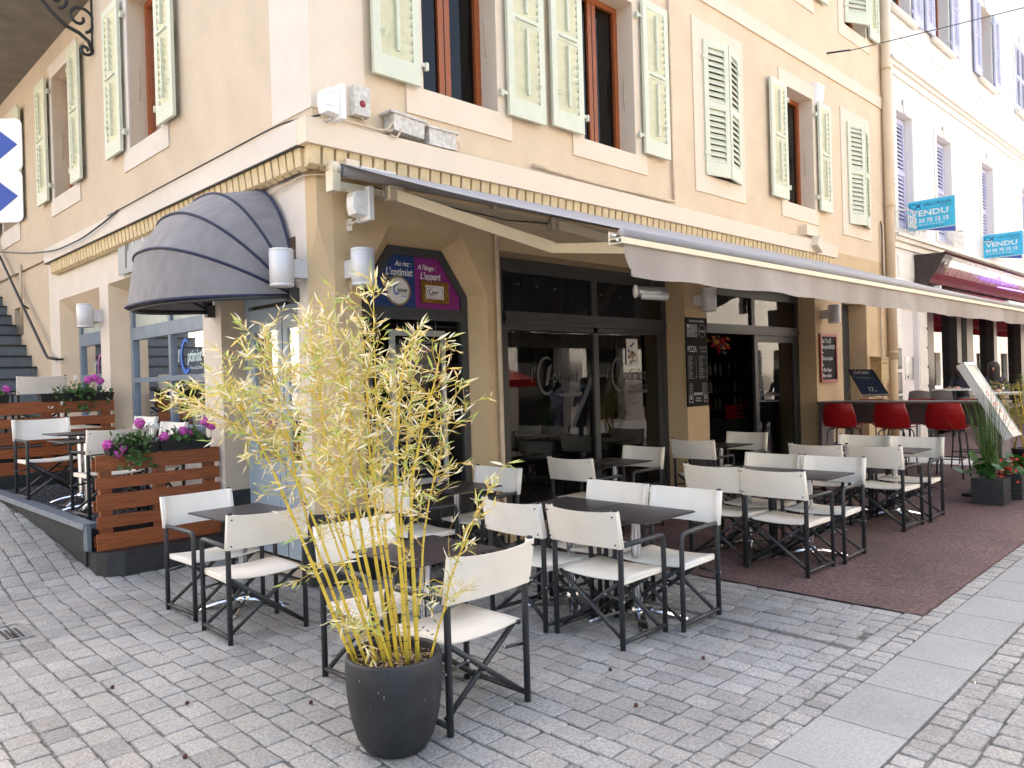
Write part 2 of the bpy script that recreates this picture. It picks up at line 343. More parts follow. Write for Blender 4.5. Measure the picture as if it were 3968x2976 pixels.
# soldier courses beside the gutter slabs
def course(ya,yb,xa,xb,l=.105):
    x=xa
    while x<xb:
        d=l*rnd.uniform(.85,1.2)
        if seen(x,(ya+yb)/2): sett(x+.005,x+d-.005,ya+.006,yb-.006,lambda a,b:rise(a))
        x+=d
course(-4.02,-3.90,-3.5,26); course(-3.90,-3.78,-3.5,2.19,.13); course(-4.56,-4.43,-3.5,20); course(-4.70,-4.56,-3.5,14,.16)
struct(s,'cobblestones')
s=MB().use('slab'); x=-2.79; rr=random.Random(5)
while x<40:
    d=.52; v=rr.uniform(.94,1.06); s.tint=(v,v,v*1.02)
    c=.004
    z0,z1=rise(x),rise(x+d); s.add([(x+.004,-4.424,z0-.03),(x+d-.004,-4.424,z1-.03),(x+d-.004,-4.026,z1-.03),(x+.004,-4.026,z0-.03),(x+.004,-4.424,z0+.002),(x+d-.004,-4.424,z1+.002),(x+d-.004,-4.026,z1+.002),(x+.004,-4.026,z0+.002)],[(0,3,2,1),(4,5,6,7),(0,1,5,4),(1,2,6,5),(2,3,7,6),(3,0,4,7)]); x+=d
struct(s,'gutter_slabs')
s=MB().use('redasph'); rq=random.Random(2); yy_=[-3.895]; edge=[]
while yy_[-1]<.5: yy_.append(yy_[-1]+.06)
xr=[2.3,4,8,16,60]; vs=[]
for y_ in yy_: vs+=[(2.20+rq.uniform(-.008,.008),y_,rise(2.2)+.005)]+[(a,y_,rise(a)+.005) for a in xr]
m=6; s.add(vs,[(j*m+i,j*m+i+1,(j+1)*m+i+1,(j+1)*m+i) for j in range(len(yy_)-1) for i in range(5)]); s.add([(2.2,-3.9,rise(2.2)-.03),(60,-3.9,rise(60)-.03),(60,-3.895,rise(60)+.005),(2.2,-3.895,rise(2.2)+.005)],[(0,1,2,3)])
struct(s,'red_pavement')
s=MB().use('slab'); s.tint=(2.1,2.05,2.0); s.box((10.3,-3.9,.05),(11.3,-.02,rise(10.8)+.014)); s.add([(12.8,-30,rise(12.8)+.012),(60,-30,rise(60)+.012),(60,-4.8,rise(60)+.012),(12.8,-4.8,rise(12.8)+.012)],[(0,1,2,3)]); struct(s,'sun_tinted_paving')  # raised tint paints sunlight into the paving colour
# drain cover on the left
t=thing('drain_cover','small square stone-filled drain cover at the left edge of the cobbles','drain cover',(-2.2,.72,0))
s=MB().use('steel'); 
c0=(-2.22,.72)
for a,b,cc,d in ((-.22,-.22,.22,-.195),(-.22,.195,.22,.22),(-.22,-.195,-.195,.195),(.195,-.195,.22,.195)): s.box((c0[0]+a,c0[1]+b,-.02),(c0[0]+cc,c0[1]+d,.012))
s.build('frame',t)
s=MB().use('sett'); s.tint=(.9,.9,.9); s.box((c0[0]-.19,c0[1]-.19,-.02),(c0[0]+.06,c0[1]+.19,.006)); s.build('stone_fill',t)
s=MB().use('iron')
for k in range(4): s.box((c0[0]+.07+k*.03,c0[1]-.16,-.02),(c0[0]+.085+k*.03,c0[1]+.10,.008))
s.build('grille',t)
# ------------------------------------------------------------------ corner building
B=thing('corner_building','cream two-storey corner building with green shutters and dark shopfronts below','building',(0,0,0))
ZT=3.80; ZR=10.5
def wall(mt,F,outer,holes,reveals,name,parent,rmt=None,th=.35):
    """holes: list of (front_loop, back_loop, depth)"""
    w_=MB().use(mt); w_.poly(outer,[h[0] for h in holes],0,F)
    w_.use(rmt or mt)
    for fl,bl,d in holes:
        n=len(fl); w_.add([F(a,b,0) for a,b in fl]+[F(a,b,d) for a,b in bl],[(i,(i+1)%n,n+(i+1)%n,n+i) for i in range(n)])
    return w_.build(name,parent)
rc=lambda a,b,c,d:[(a,b),(c,b),(c,d),(a,d)]
ZP=.60
# ground floor, right (faces -Y)
H1f=[(.43,ZP),(1.92,ZP),(1.92,2.56),(1.61,3.10),(.74,3.10),(.43,2.56)]
H1b=[(.56,ZP),(1.80,ZP),(1.80,2.54),(1.49,2.97),(.86,2.97),(.56,2.54)]
H2=rc(2.11,.10,5.50,3.02); H3=rc(6.04,.02,9.48,3.02); H4=rc(10.57,.02,11.70,2.95)
wall('ochre',FY(0),[(.17,.02),(13.0,.02),(13.0,ZT),(.17,ZT)],[(H1f,H1b,.20),(H2,H2,.35),(H3,H3,.35),(H4,H4,.33)],None,'ground_floor_wall',B)
# corner pier with stop chamfer
w_=MB().use('pale'); w_.quad((0,.15,.02),(0,.15,ZT),(0,.33,ZT),(0,.33,.02))
w_.use('ochre'); ch=[(0,.15),(.17,0)]
w_.add([(0,.15,.02),(.17,0,.02),(.17,0,2.55),(0,.15,2.55),(.045,.045,3.05),(0,.15,ZT),(.17,0,ZT),(.045,.045,ZT)],[(0,1,2,3),(3,2,4),(3,4,7,5),(2,6,7,4)])
w_.build('corner_pier',B)
# ground floor, left (faces -X)
D1=rc(.33,.02,1.85,2.98)
W1f=rc(2.28,1.0,5.2,3.10); W1b=rc(2.45,1.0,5.02,2.98)
W0f=rc(5.55,1.2,7.42,3.10); W0b=rc(5.80,1.2,7.22,2.80)
wall('pale',FX(0),[(.33,.02),(7.95,.02),(7.95,ZT),(.33,ZT)],[(D1,D1,.30),(W1f,W1b,.25),(W0f,W0b,.25)],None,'side_ground_wall',B,rmt='wallL')
# lower part of left wall further up the street
wall('wallL',FX(.04),[(7.95,.02),(16,.02),(16,4.2),(7.95,4.2)],[(rc(9.75,2.72,10.35,3.22),rc(9.75,2.72,10.35,3.22),.3)],None,'rear_side_wall',B)
w_=MB().use('black'); w_.box((.33,9.72,2.7),(.36,10.38,3.25)); w_.build('hatch',B)
# upper walls
up=[(rc(1.17,4.43,2.13,6.30)),(rc(3.50,4.43,4.48,6.30)),(rc(6.12,4.45,7.02,6.28)),(rc(8.55,4.43,9.55,6.30)),(rc(10.97,4.40,11.90,6.23)),(rc(8.45,8.02,9.50,9.9)),(rc(11.0,8.02,11.98,9.9)),(rc(3.5,8.02,4.5,9.9)),(rc(1.2,8.02,2.2,9.9)),(rc(6.1,8.02,7.0,9.9))]
w_=wall('wallR',FY(0),[(0,ZT),(13.0,ZT),(13.0,6.85),(13.0,ZR),(0,ZR)],[(h,h,.30) for h in up],None,'upper_wall',B,rmt='trimR')
ul=[rc(3.20,4.63,4.19,6.45),rc(6.42,4.63,7.44,6.45),rc(9.7,4.63,10.7,6.45)]
wall('wallL',FX(0),[(0,ZT),(16,ZT),(16,ZR),(0,ZR)],[(h,h,.25) for h in ul],None,'side_upper_wall',B)
w_=MB().use('dark'); w_.box((13.0,.4,0),(13.2,16,ZR)); w_.box((.4,15.8,0),(13,16,ZR)); w_.box((.01,.01,ZR),(13,16,ZR+.2)); w_.box((.3,.4,3.25),(13,15.8,3.5)); w_.box((.4,.36,-.02),(13,15.8,.012)); w_.box((.36,4.5,.0),(13,4.6,3.3)); w_.box((6.0,.36,0),(6.08,4.5,3.25));w_.build('interior',B)
# quoins and bands (proud)
w_=MB().use('pale'); w_.box((-.012,-.0,ZT+.2),(-.001,.66,ZR)); w_.build('corner_band',B)
w_=MB().use('trimR'); w_.box((-.012,-.012,ZT+.2),(.52,-.001,ZR)); w_.build('corner_band',B)
w_=MB().use('trimR'); w_.box((0.52,-.03,6.85),(12.98,-.001,7.07)); w_.build('string_course',B)
w_=MB().use('wallR'); w_.box((2.35,-.02,-0+.62),(2.36,-.0,.7)); 
# cornice ledge and dentils
w_=MB().use('trimR'); w_.box((-.15,-.15,3.655),(10.1,0,3.86)); w_.build('cornice_ledge',B)
w_=MB().use('pale'); w_.box((-.152,-.001,3.655),(0,7.57,3.862)); w_.build('cornice_ledge',B)
w_=MB().use('iron'); w_.box((-.156,.0,3.646),(-.02,7.6,3.654)); w_.use('trimR'); w_.box((-.154,-.154,3.648),(10.1,-.02,3.6545)); w_.build('drip_edge',B)
w_=MB().use('dentil'); w_.box((-.078,-.078,3.492),(10.0,0,3.655)); w_.box((-.078,0,3.492),(0,7.5,3.655))
x=-.10
while x<9.95:
    d=.099; w_.add([(x,-.10,3.50),(x+d,-.10,3.50),(x+d,-.045,3.47),(x,-.045,3.47),(x,-.115,3.648),(x+d,-.115,3.648),(x+d,-.045,3.648),(x,-.045,3.648)],[(0,3,2,1),(4,5,6,7),(0,1,5,4),(1,2,6,5),(2,3,7,6),(3,0,4,7)]); x+=.126
y=.02
while y<7.45:
    d=.099; w_.add([(-.10,y,3.50),(-.045,y,3.47),(-.045,y+d,3.47),(-.10,y+d,3.50),(-.115,y,3.648),(-.045,y,3.648),(-.045,y+d,3.648),(-.115,y+d,3.648)],[(0,3,2,1),(4,5,6,7),(0,1,5,4),(1,2,6,5),(2,3,7,6),(3,0,4,7)]); y+=.126
w_.build('dentil_moulding',B)
w_=MB().use('pale'); w_.box((11.4,-.12,3.42),(12.9,-.001,3.47)); w_.build('small_ledge',B)
# plinth
w_=MB().use('plinth')
w_.add([(-.03,.33,-.02),(-.03,.16,-.02),(.17,-.03,-.02),(.41,-.03,-.02),(-.03,.33,ZP),(-.03,.16,ZP),(.17,-.03,ZP),(.41,-.03,ZP),(.2,.33,ZP),(.41,.2,ZP)],[(0,1,5,4),(1,2,6,5),(2,3,7,6),(4,5,6,7,9,8),(3,9,7)])
w_.box((.41,-.03,-.02),(1.94,.15,ZP-.001)); w_.box((1.94,-.028,-.02),(2.12,.0,.12)); w_.build('plinth',B)
for a_,b_ in (((5.49,-.03,-.02),(6.05,.0,.60)),((9.47,-.03,-.02),(10.58,0,.45)),((11.7,-.03,-.02),(12.95,0,.4))): MB().use('plinth').box(a_,b_).build('plinth',B)
MB().use('plinth').box((-.03,1.835,-.02),(.0,2.0,.66)).box((.0,1.835,-.02),(.25,1.848,.66)).build('plinth',B)
# corner shop window --------------------------------------------------
def ring(mb,outer,inner,F,d0,d1):
    n=len(outer)
    for d in (d0,d1): mb.add([F(a,b,d) for a,b in outer]+[F(a,b,d) for a,b in inner],[(i,(i+1)%n,n+(i+1)%n,n+i) for i in range(n)])
    for l in (outer,inner): mb.add([F(a,b,d0) for a,b in l]+[F(a,b,d1) for a,b in l],[(i,(i+1)%n,n+(i+1)%n,n+i) for i in range(n)])
F0=FY(0)
w_=MB().use('anth2'); inn=[(.64,ZP+.07),(1.72,ZP+.07),(1.72,2.52),(1.45,2.89),(.90,2.89),(.64,2.52)]
ring(w_,H1b,inn,F0,.17,.24); w_.box((.64,.172,2.29),(1.72,.235,2.40)); wf=w_.build('shop_window',B,label='shop window with cut corners beside the entrance')
w_=MB().use('cornerglass'); w_.poly([(.64,ZP+.07),(1.72,ZP+.07),(1.72,2.29),(.64,2.29)],(),0,FY(.205)); w_.build('pane',wf)
w_=MB().use('navy'); Fp=FY(.19)
w_.poly([(.64,2.40),(1.165,2.40),(1.165,2.89),(.90,2.89),(.64,2.52)],(),.01,Fp); w_.use('mag'); w_.poly([(1.165,2.40),(1.72,2.40),(1.72,2.52),(1.45,2.89),(1.165,2.89)],(),.01,Fp)
sp=w_.build('sign_panel',wf)
w_=MB(); Tp=TY(.186)
text(w_,'Au rez :',.068,Tp,1.12,2.79,'ptext',.25,'RIGHT',.0015,.85); text(w_,"L'optimist",.096,Tp,1.13,2.70,'ptext',.2,'RIGHT',.0025,.8)
text(w_,"A l'\u00e9tage :",.066,Tp,1.20,2.775,'ptext',.25,'LEFT',.0015,.82); text(w_,"L'appart",.092,Tp,1.225,2.685,'ptext',.2,'LEFT',.0025,.82)
w_.build('lettering',sp)
w_=MB().use('rope'); 
ringp=[(.965+.150*math.cos(a*PI/18)*.88,.187,2.555+.150*math.sin(a*PI/18)*.88) for a in range(37)]
w_.tube(ringp,.011,6,False); w_.tube([(.86,.18,2.66),(.80,.18,2.70),(.78,.18,2.64),(.80,.18,2.58)],.012,6)
w_.use('paperw'); w_.poly([(.965+.125*math.cos(a*PI/12),2.555+.125*math.sin(a*PI/12)) for a in range(24)],(),0,FY(.1855)); rnd_=w_.build('round_logo',sp)
w_=MB(); Tq=TY(.182); w_.use('brightblue'); w_.poly(arc(.945,2.565,.034,.052,60,330,16,.8),(),0,FY(.182)); w_.box((.99,.1822,2.502),(1.06,.1824,2.508))
text(w_,"l'",.062,Tq,.858,2.545,'black',.1,'LEFT',.001,.8); text(w_,'ptimist',.058,Tq,.95,2.545,'black',.1,'LEFT',.001,.72); text(w_,'Restaurant & Pizza',.014,Tq,.99,2.522,'black',0,'LEFT',0,.9); w_.build('lettering',rnd_)
w_=MB().use('gold'); gx0,gx1,gy0,gy1=1.225,1.555,2.455,2.665
ring(w_,rc(gx0,gy0,gx1,gy1),rc(gx0+.042,gy0+.038,gx1-.042,gy1-.038),FY(.16),0,.025)
for a in (gx0+.01,gx1-.01):
    for b in (gy0+.01,gy1-.01): w_.lathe([(.0,-.0),(.018,.004),(.016,.02)],(a,.18,b),8,axis='Y')
w_.use('paperw'); w_.box((gx0+.042,.184,gy0+.038),(gx1-.042,.1855,gy1-.038)); fr=w_.build('gilt_frame',sp)
w_=MB(); w_.use('mag'); Tq=TY(.181)
ix0,ix1,iy0,iy1=gx0+.06,gx1-.06,gy0+.055,gy1-.055
ring(w_,[(ix0+.02,iy0),(ix1-.02,iy0),(ix1,iy0+.02),(ix1,iy1-.02),(ix1-.02,iy1),(ix0+.02,iy1),(ix0,iy1-.02),(ix0,iy0+.02)],[(ix0+.022,iy0+.003),(ix1-.022,iy0+.003),(ix1-.003,iy0+.022),(ix1-.003,iy1-.022),(ix1-.022,iy1-.003),(ix0+.022,iy1-.003),(ix0+.003,iy1-.022),(ix0+.003,iy0+.022)],FY(.181),0,.0005)
w_.poly(arc(1.352,2.565,.022,.034,40,340,14,.8),(),0,FY(.181))
text(w_,"l'",.045,Tq,1.302,2.55,'black',.1,'LEFT',.001,.8); text(w_,"ppart'",.043,Tq,1.362,2.55,'black',.1,'LEFT',.001,.8); text(w_,'Bar \u00e0 vins, cocktails & tapas',.0115,Tq,1.31,2.53,'black',0,'LEFT',0,.8); w_.build('lettering',fr)
# big shopfront (two bays) ------------------------------------------------
def shopfront(x0,x1,xm,label,doorx=None):
    w_=MB().use('anth2'); y0,y1=.30,.37; ZH=3.02
    w_.box((x0,y0,.02),(x0+.10,y1,ZH)); w_.box((x1-.09,y0,.02),(x1,y1,ZH)); w_.box((x0+.1,y0,2.87),(x1-.09,y1,ZH)); w_.box((x0+.1,y0-.03,2.30),(x1-.09,y1,2.44)); w_.box((x0+.1,y0,.10),(x1-.09,y1,.28)) if not doorx else None
    w_.box((xm-.05,y0+.002,2.44),(xm+.05,y1-.002,2.87))
    w_.box((x0+.1,y0-.05,2.335),(x1-.06,y0-.03,2.375))
    if not doorx:
        w_.box((xm-.03,y0+.01,.28),(xm+.06,y1-.002,2.30)); w_.box((x0+.1,y0+.01,2.24),(x1-.09,y1-.01,2.30)); w_.box((x0+.10,y0+.01,.28),(x0+.17,y1-.01,2.24)); w_.box((x1-.19,y0+.01,.28),(x1-.09,y1-.01,2.24))
    sf=w_.build('shopfront',B,label=label)
    return sf
sf=shopfront(2.33,5.50,3.99,'wide dark framed shopfront with two large panes')
w_=MB().use('glass'); w_.quad((2.43,.335,2.44),(3.94,.335,2.44),(3.94,.335,2.87),(2.43,.335,2.87)); w_.quad((4.04,.335,2.44),(5.41,.335,2.44),(5.41,.335,2.87),(4.04,.335,2.87)); w_.quad((2.5,.335,.28),(3.96,.335,.28),(3.96,.335,2.24),(2.5,.335,2.24)); w_.quad((4.05,.335,.28),(5.31,.335,.28),(5.31,.335,2.24),(4.05,.335,2.24)); w_.build('pane',sf)
def logo(mb,cx,cz,s,F,T,m1,m2,sub=True):
    mb.use(m1); mb.poly(arc(cx-.22*s,cz,.20*s,.25*s,60,305,22,.72),(),0,F)
    mb.poly([(cx-.20*s,cz+.10*s),(cx-.12*s,cz+.16*s),(cx-.20*s,cz-.12*s),(cx-.26*s,cz-.12*s)],(),0,F)
    text(mb,"l'",.26*s,T,cx-.52*s,cz-.08*s,m2,.15,'LEFT',.0,.75); text(mb,'ptimist',.25*s,T,cx-.12*s,cz-.09*s,m2,.12,'LEFT',.0,.74)
    if sub:
        text(mb,'Food & Drink',.085*s,T,cx+.02*s,cz-.20*s,m2,.1,'LEFT',0,.85); mb.use(m1); mb.poly([(cx-.08*s,cz-.235*s),(cx+.45*s,cz-.225*s),(cx+.40*s,cz-.275*s),(cx+.05*s,cz-.265*s)],(),0,F)
for cx in (3.33,4.68):
    w_=MB(); logo(w_,cx,1.73,.92,FY(.328),TY(.328),'frost','frost'); w_.build('window_lettering',sf)
w_=MB().use('paperw'); w_.box((4.63,.322,1.84),(4.87,.326,2.18)); w_.use('navyt')
for k in range(14): a=random.uniform(4.67,4.83); b=random.uniform(1.93,2.12); w_.poly([(a+.03*math.cos(q),b+.025*math.sin(q*1.3+k)) for q in (0,1.2,2.5,3.9,5)],(),0,FY(.3215))
w_.use('yellow')
for k in range(5): a=random.uniform(4.70,4.80); b=random.uniform(1.92,2.05); w_.poly([(a+.02*math.cos(q),b+.03*math.sin(q)) for q in (0,1.2,2.5,3.9,5)],(),0,FY(.3212))
w_.use('black'); w_.box((4.68,.3212,1.885),(4.82,.3214,1.90)); w_.box((4.68,.3212,1.86),(4.75,.3214,1.875)); w_.build('poster',sf)
w_=MB().use('curtain')
n=90; vs=[]
for i in range(n+1): xx=2.5+i*(2.85/n); yy=1.0+.05*math.sin(i*1.7)+.03*math.sin(i*.6); vs+=[(xx,yy,1.7),(xx,yy,3.2)]
w_.add(vs,[(2*i,2*i+2,2*i+3,2*i+1) for i in range(n)],True); w_.build('curtain',sf)
# ring lamp reflections painted as plain white arcs behind the transom panes
w_=MB().use('ptext')
for xx,zz in ((2.72,2.78),(3.02,2.77),(3.33,2.76),(4.18,2.74),(4.55,2.73)):
    w_.poly(arc(xx,zz,.026,.036,-150,-10,10),(),0,FY(.352))
w_.build('lamp_ring_reflection',sf)
# entrance shopfront: open door
sf2=shopfront(6.08,9.48,7.92,'dark framed front with an open doorway and a glazed leaf',doorx=1)
w_=MB().use('glass'); w_.quad((6.18,.335,2.44),(7.87,.335,2.44),(7.87,.335,2.87),(6.18,.335,2.87)); w_.quad((7.97,.335,2.44),(9.39,.335,2.44),(9.39,.335,2.87),(7.97,.335,2.87)); w_.build('pane',sf2)
w_=MB().use('anth2'); w_.box((7.95,.31,.03),(8.06,.36,2.30)); w_.box((9.29,.31,.03),(9.39,.36,2.30)); w_.box((8.06,.31,2.19),(9.29,.36,2.30)); w_.box((8.06,.31,.03),(9.29,.36,.2)); dl=w_.build('door_leaf',sf2)
w_=MB().use('glass'); w_.quad((8.06,.335,.2),(9.29,.335,.2),(9.29,.335,2.19),(8.06,.335,2.19)); w_.build('pane',dl)
w_=MB().use('black'); w_.box((6.3,3.0,.02),(7.9,3.3,3.2)); w_.box((6.55,2.2,.02),(7.9,2.5,1.1)); w_.build('bar_counter',sf2)
BX,BZ=7.90,2.20
w_=MB().use('redpaint'); 
for k in range(70): a=random.uniform(0,6.28); rr_=random.uniform(0,.24); c_=(BX+rr_*math.cos(a),.9+random.uniform(-.1,.1),BZ+rr_*.8*math.sin(a)); w_.use(random.choice(['redpaint','red','creamc','redpet','filt'])); w_.lathe([(0,-.03),(.035,0),(0,.03)],c_,6)
solo(w_,'flower_ball','round hanging ball of dark red flowers in the open doorway','decoration')
t=thing('back_bar_shelves','dim back bar shelves with bottles inside the open doorway','shelves',(7.0,3.0,0)); q=MB().use('fasc')
for k in range(4): q.box((10.2,2.56,.95+.35*k),(12.6,2.69,.98+.35*k))
q.build('shelf_boards',t); rb=random.Random(4)
for k in range(3):
    for i in range(9):
        q=MB().use(rb.choice(['greyw','redpaint','gleaf2','litter','lamp'])); q.lathe([(.035,0),(.035,.17),(.012,.22),(.012,.28)],(10.4+i*.2+rb.uniform(-.03,.03),2.60,.981+.35*k),8); q.build('bottle',t)
t=thing('wine_fridge','small red drinks crate glowing on the counter inside the doorway','crate',(9.6,1.6,.88))
w_=MB().use('red'); w_.box((9.42,1.5,.88),(9.78,1.7,1.13)); w_.build('body',t)
w_=MB().use('black')
for k in range(3): w_.box((9.45,1.49,.92+k*.07),(9.75,1.499,.945+k*.07))
w_.build('slots',t)
w_=MB().use('dark'); w_.box((8.9,1.4,.02),(10.3,1.9,.875)); solo(w_,'counter_block','dark counter standing inside the open doorway','counter')
# alley door
w_=MB().use('anth2'); w_.box((10.5,.33,.02),(11.75,.37,2.99)); w_.build('side_door',B)
# blue entrance door (left facade)
w_=MB().use('door'); w_.box((.25,.33,.02),(.29,.42,2.98)); w_.box((.25,1.76,.02),(.29,1.85,2.98)); w_.box((.25,.42,2.36),(.29,1.76,2.46)); w_.box((.24,.42,2.50),(.28,1.76,2.62)); dr=w_.build('entrance_door',B,label='pale blue glazed entrance door under the dome awning')
w_=MB().use('door'); 
for a,b in ((.42,1.08),(1.10,1.76)):
    w_.box((.255,a,.06),(.285,b,.98)); w_.box((.245,a+.10,.20),(.256,b-.10,.84)); w_.box((.255,a,.98),(.285,a+.09,2.36)); w_.box((.255,b-.09,.98),(.285,b,2.36)); w_.box((.255,a+.09,2.24),(.285,b-.09,2.36)); w_.box((.255,a+.09,1.62),(.285,b-.09,1.70))
lf=w_.build('door_leaf',dr)
w_=MB().use('glassl')
for a,b in ((.51,.99),(1.19,1.67)): w_.quad((.27,a,.98),(.27,b,.98),(.27,b,2.24),(.27,a,2.24))
w_.build('pane',lf)
w_=MB().use('steel'); w_.tube([(.24,1.12,1.0),(.20,1.12,1.0),(.20,1.22,1.0)],.01,8); w_.build('handle',lf)
w_=MB().use('greyw'); w_.box((.26,.42,2.62),(.28,1.76,2.98)); w_.build('transom_panel',dr)
w_=MB(); text(w_,"l'Optimist",.11,TX(.262),-1.62,1.30,'filmpink',.2,'LEFT',.001,.9); text(w_,'OUVERT',.06,TX(.262),-1.62,1.15,'filmw'); w_.build('window_lettering',lf)
# left facade windows
def bluewin(y0,y1,zb,zh,ym,name,rails,label,frost_top=True):
    w_=MB().use('blue'); x0,x1=.20,.27
    w_.box((x0,y0,zb),(x1,y0+.09,zh)); w_.box((x0,y1-.09,zb),(x1,y1,zh)); w_.box((x0,y0+.09,zh-.10),(x1,y1-.09,zh)); w_.box((x0,y0+.09,zb),(x1,y1-.09,zb+.1))
    w_.box((x0+.002,ym-.035,zb+.1),(x1-.002,ym+.035,zh-.1)) if ym else None
    for a,b in rails:
        w_.box((x0-.005,y0+.09,a),(x1-.004,y1-.09,b))
    wf=w_.build(name,B,label=label)
    g_=MB().use('glassl'); zs=[zb+.1]+[q for ab in rails for q in ab]+[zh-.1]; cols=[(y0+.09,(ym-.035) if ym else y1-.09)]+([(ym+.035,y1-.09)] if ym else [])
    for i in range(0,len(zs),2):
        for a,b in cols:
            g_.use('frostglass' if (frost_top and i==len(zs)-2) else 'glassl'); g_.quad((.24,a,zs[i]),(.24,b,zs[i]),(.24,b,zs[i+1]),(.24,a,zs[i+1]))
    g_.build('pane',wf); return wf
b1=bluewin(2.45,5.02,1.0,2.98,3.72,'side_window',[(1.20,1.28),(1.80,1.86),(2.35,2.51)],'three-row blue framed side window below the grey sign')
b0=bluewin(5.80,7.22,1.25,2.80,None,'side_window',[(1.85,1.95),(2.38,2.56)],'narrow blue framed side window near the outside stairs')
w_=MB(); w_.use('brightblue'); w_.poly([( a,b) for a,b in arc(-3.32,2.08,.15,.22,60,320,20,.75)],(),0,lambda a,b,d:(.233,-a,b)); text(w_,"l'",.2,TX(.233),-3.56,2.02,'filmw',.15,'LEFT',.003,.75); text(w_,'ptimist',.2,TX(.233),-3.28,2.01,'filmw',.15,'LEFT',.003,.7); text(w_,'Food & Drink',.06,TX(.233),-3.2,1.92,'filmw'); w_.build('window_lettering',b1)
w_=MB(); w_.use('filmpink'); w_.poly(arc(-6.35,2.05,.14,.2,50,320,20,.75),(),0,lambda a,b,d:(.233,-a,b)); text(w_,"l'",.2,TX(.233),-6.62,2.0,'filmw',.1,'LEFT',.003,.75); text(w_,"ppart'",.2,TX(.233),-6.28,2.0,'filmw',.1,'LEFT',.003,.75); text(w_,'Bar & cocktails',.06,TX(.233),-6.6,1.78,'filmw'); w_.build('window_lettering',b0)
w_=MB().use('wallL'); w_.box((1.1,2.6,.9),(1.2,5.0,2.9)); w_.use('frostglass'); w_.box((.9,3.9,1.2),(.95,4.6,2.3)); w_.build('inner_partition',B)
# upper windows -----------------------------------------------------------
def upwin(h,F,depth,mt='brown',sur=None,smt='trimR',opened=False):
    (a0,b0),(a1,_),(_,b1),_=h
    w_=MB().use(mt); fw=.07
    def bx(p,q,r_,t,d0,d1): 
        A=F(p,r_,d0);Bq=F(q,t,d1); w_.box(A,Bq)
    bx(a0,a0+fw,b0,b1,depth,depth+.06);bx(a1-fw,a1,b0,b1,depth,depth+.06);bx(a0+fw,a1-fw,b1-fw,b1,depth,depth+.06);bx(a0+fw,a1-fw,b0,b0+fw,depth,depth+.06)
    am=(a0+a1)/2; bx(am-.075,am+.075,b0+fw,b1-fw,depth+.01,depth+.055)
    w_.use('black'); bx(am-.004,am+.004,b0+fw,b1-fw,depth+.005,depth+.012)
    wf=w_.build('window',B)
    g_=MB().use('glassu')
    for p,q in ((a0+fw,am-.075),(am+.075,a1-fw)): g_.quad(F(p,b0+fw,depth+.04),F(q,b0+fw,depth+.04),F(q,b1-fw,depth+.04),F(p,b1-fw,depth+.04))
    g_.build('pane',wf)
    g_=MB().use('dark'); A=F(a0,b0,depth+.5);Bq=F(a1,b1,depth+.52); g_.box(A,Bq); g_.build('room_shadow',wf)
    if sur:
        s_=MB().use(smt); l,b,rr_,t,ti=sur; Fi=lambda p,q,d:F(p,q,d-.018)
        s_.poly([(l,b),(rr_,b),(rr_,t),(l,t)],[h],.0175,Fi); s_.build('window_surround',wf)
    h_=MB().use('cablec'); pr=F(a1-.004,b0+.6,depth-.09); q=F(a1-.004,b0+1.0,depth-.09); h_.tube([pr,q],.008,6); h_.build('stay_rod',wf)
    return wf
F00=FY(0); FX0=FX(0)
upwin(up[0],F00,.22,sur=(.97,4.17,2.33,6.55,0)); upwin(up[1],F00,.22,sur=(3.30,4.21,4.72,6.55,0)); upwin(up[2],F00,.22,sur=(5.84,4.20,7.20,6.58,0)); upwin(up[3],F00,.22,sur=(8.35,4.18,9.70,6.54,0)); upwin(up[4],F00,.22,sur=(10.71,4.15,12.05,6.46,0)); upwin(up[5],F00,.22,sur=(8.2,7.80,9.71,10.1,0)); upwin(up[6],F00,.22,sur=(10.74,7.78,12.16,10.1,0))
upwin(ul[0],FX0,.2,sur=(3.0,4.38,4.40,6.65,0),smt='pale'); upwin(ul[1],FX0,.2,sur=(6.18,4.38,7.62,6.65,0),smt='pale'); upwin(ul[2],FX0,.2,sur=(9.55,4.33,10.9,6.65,0),smt='pale')
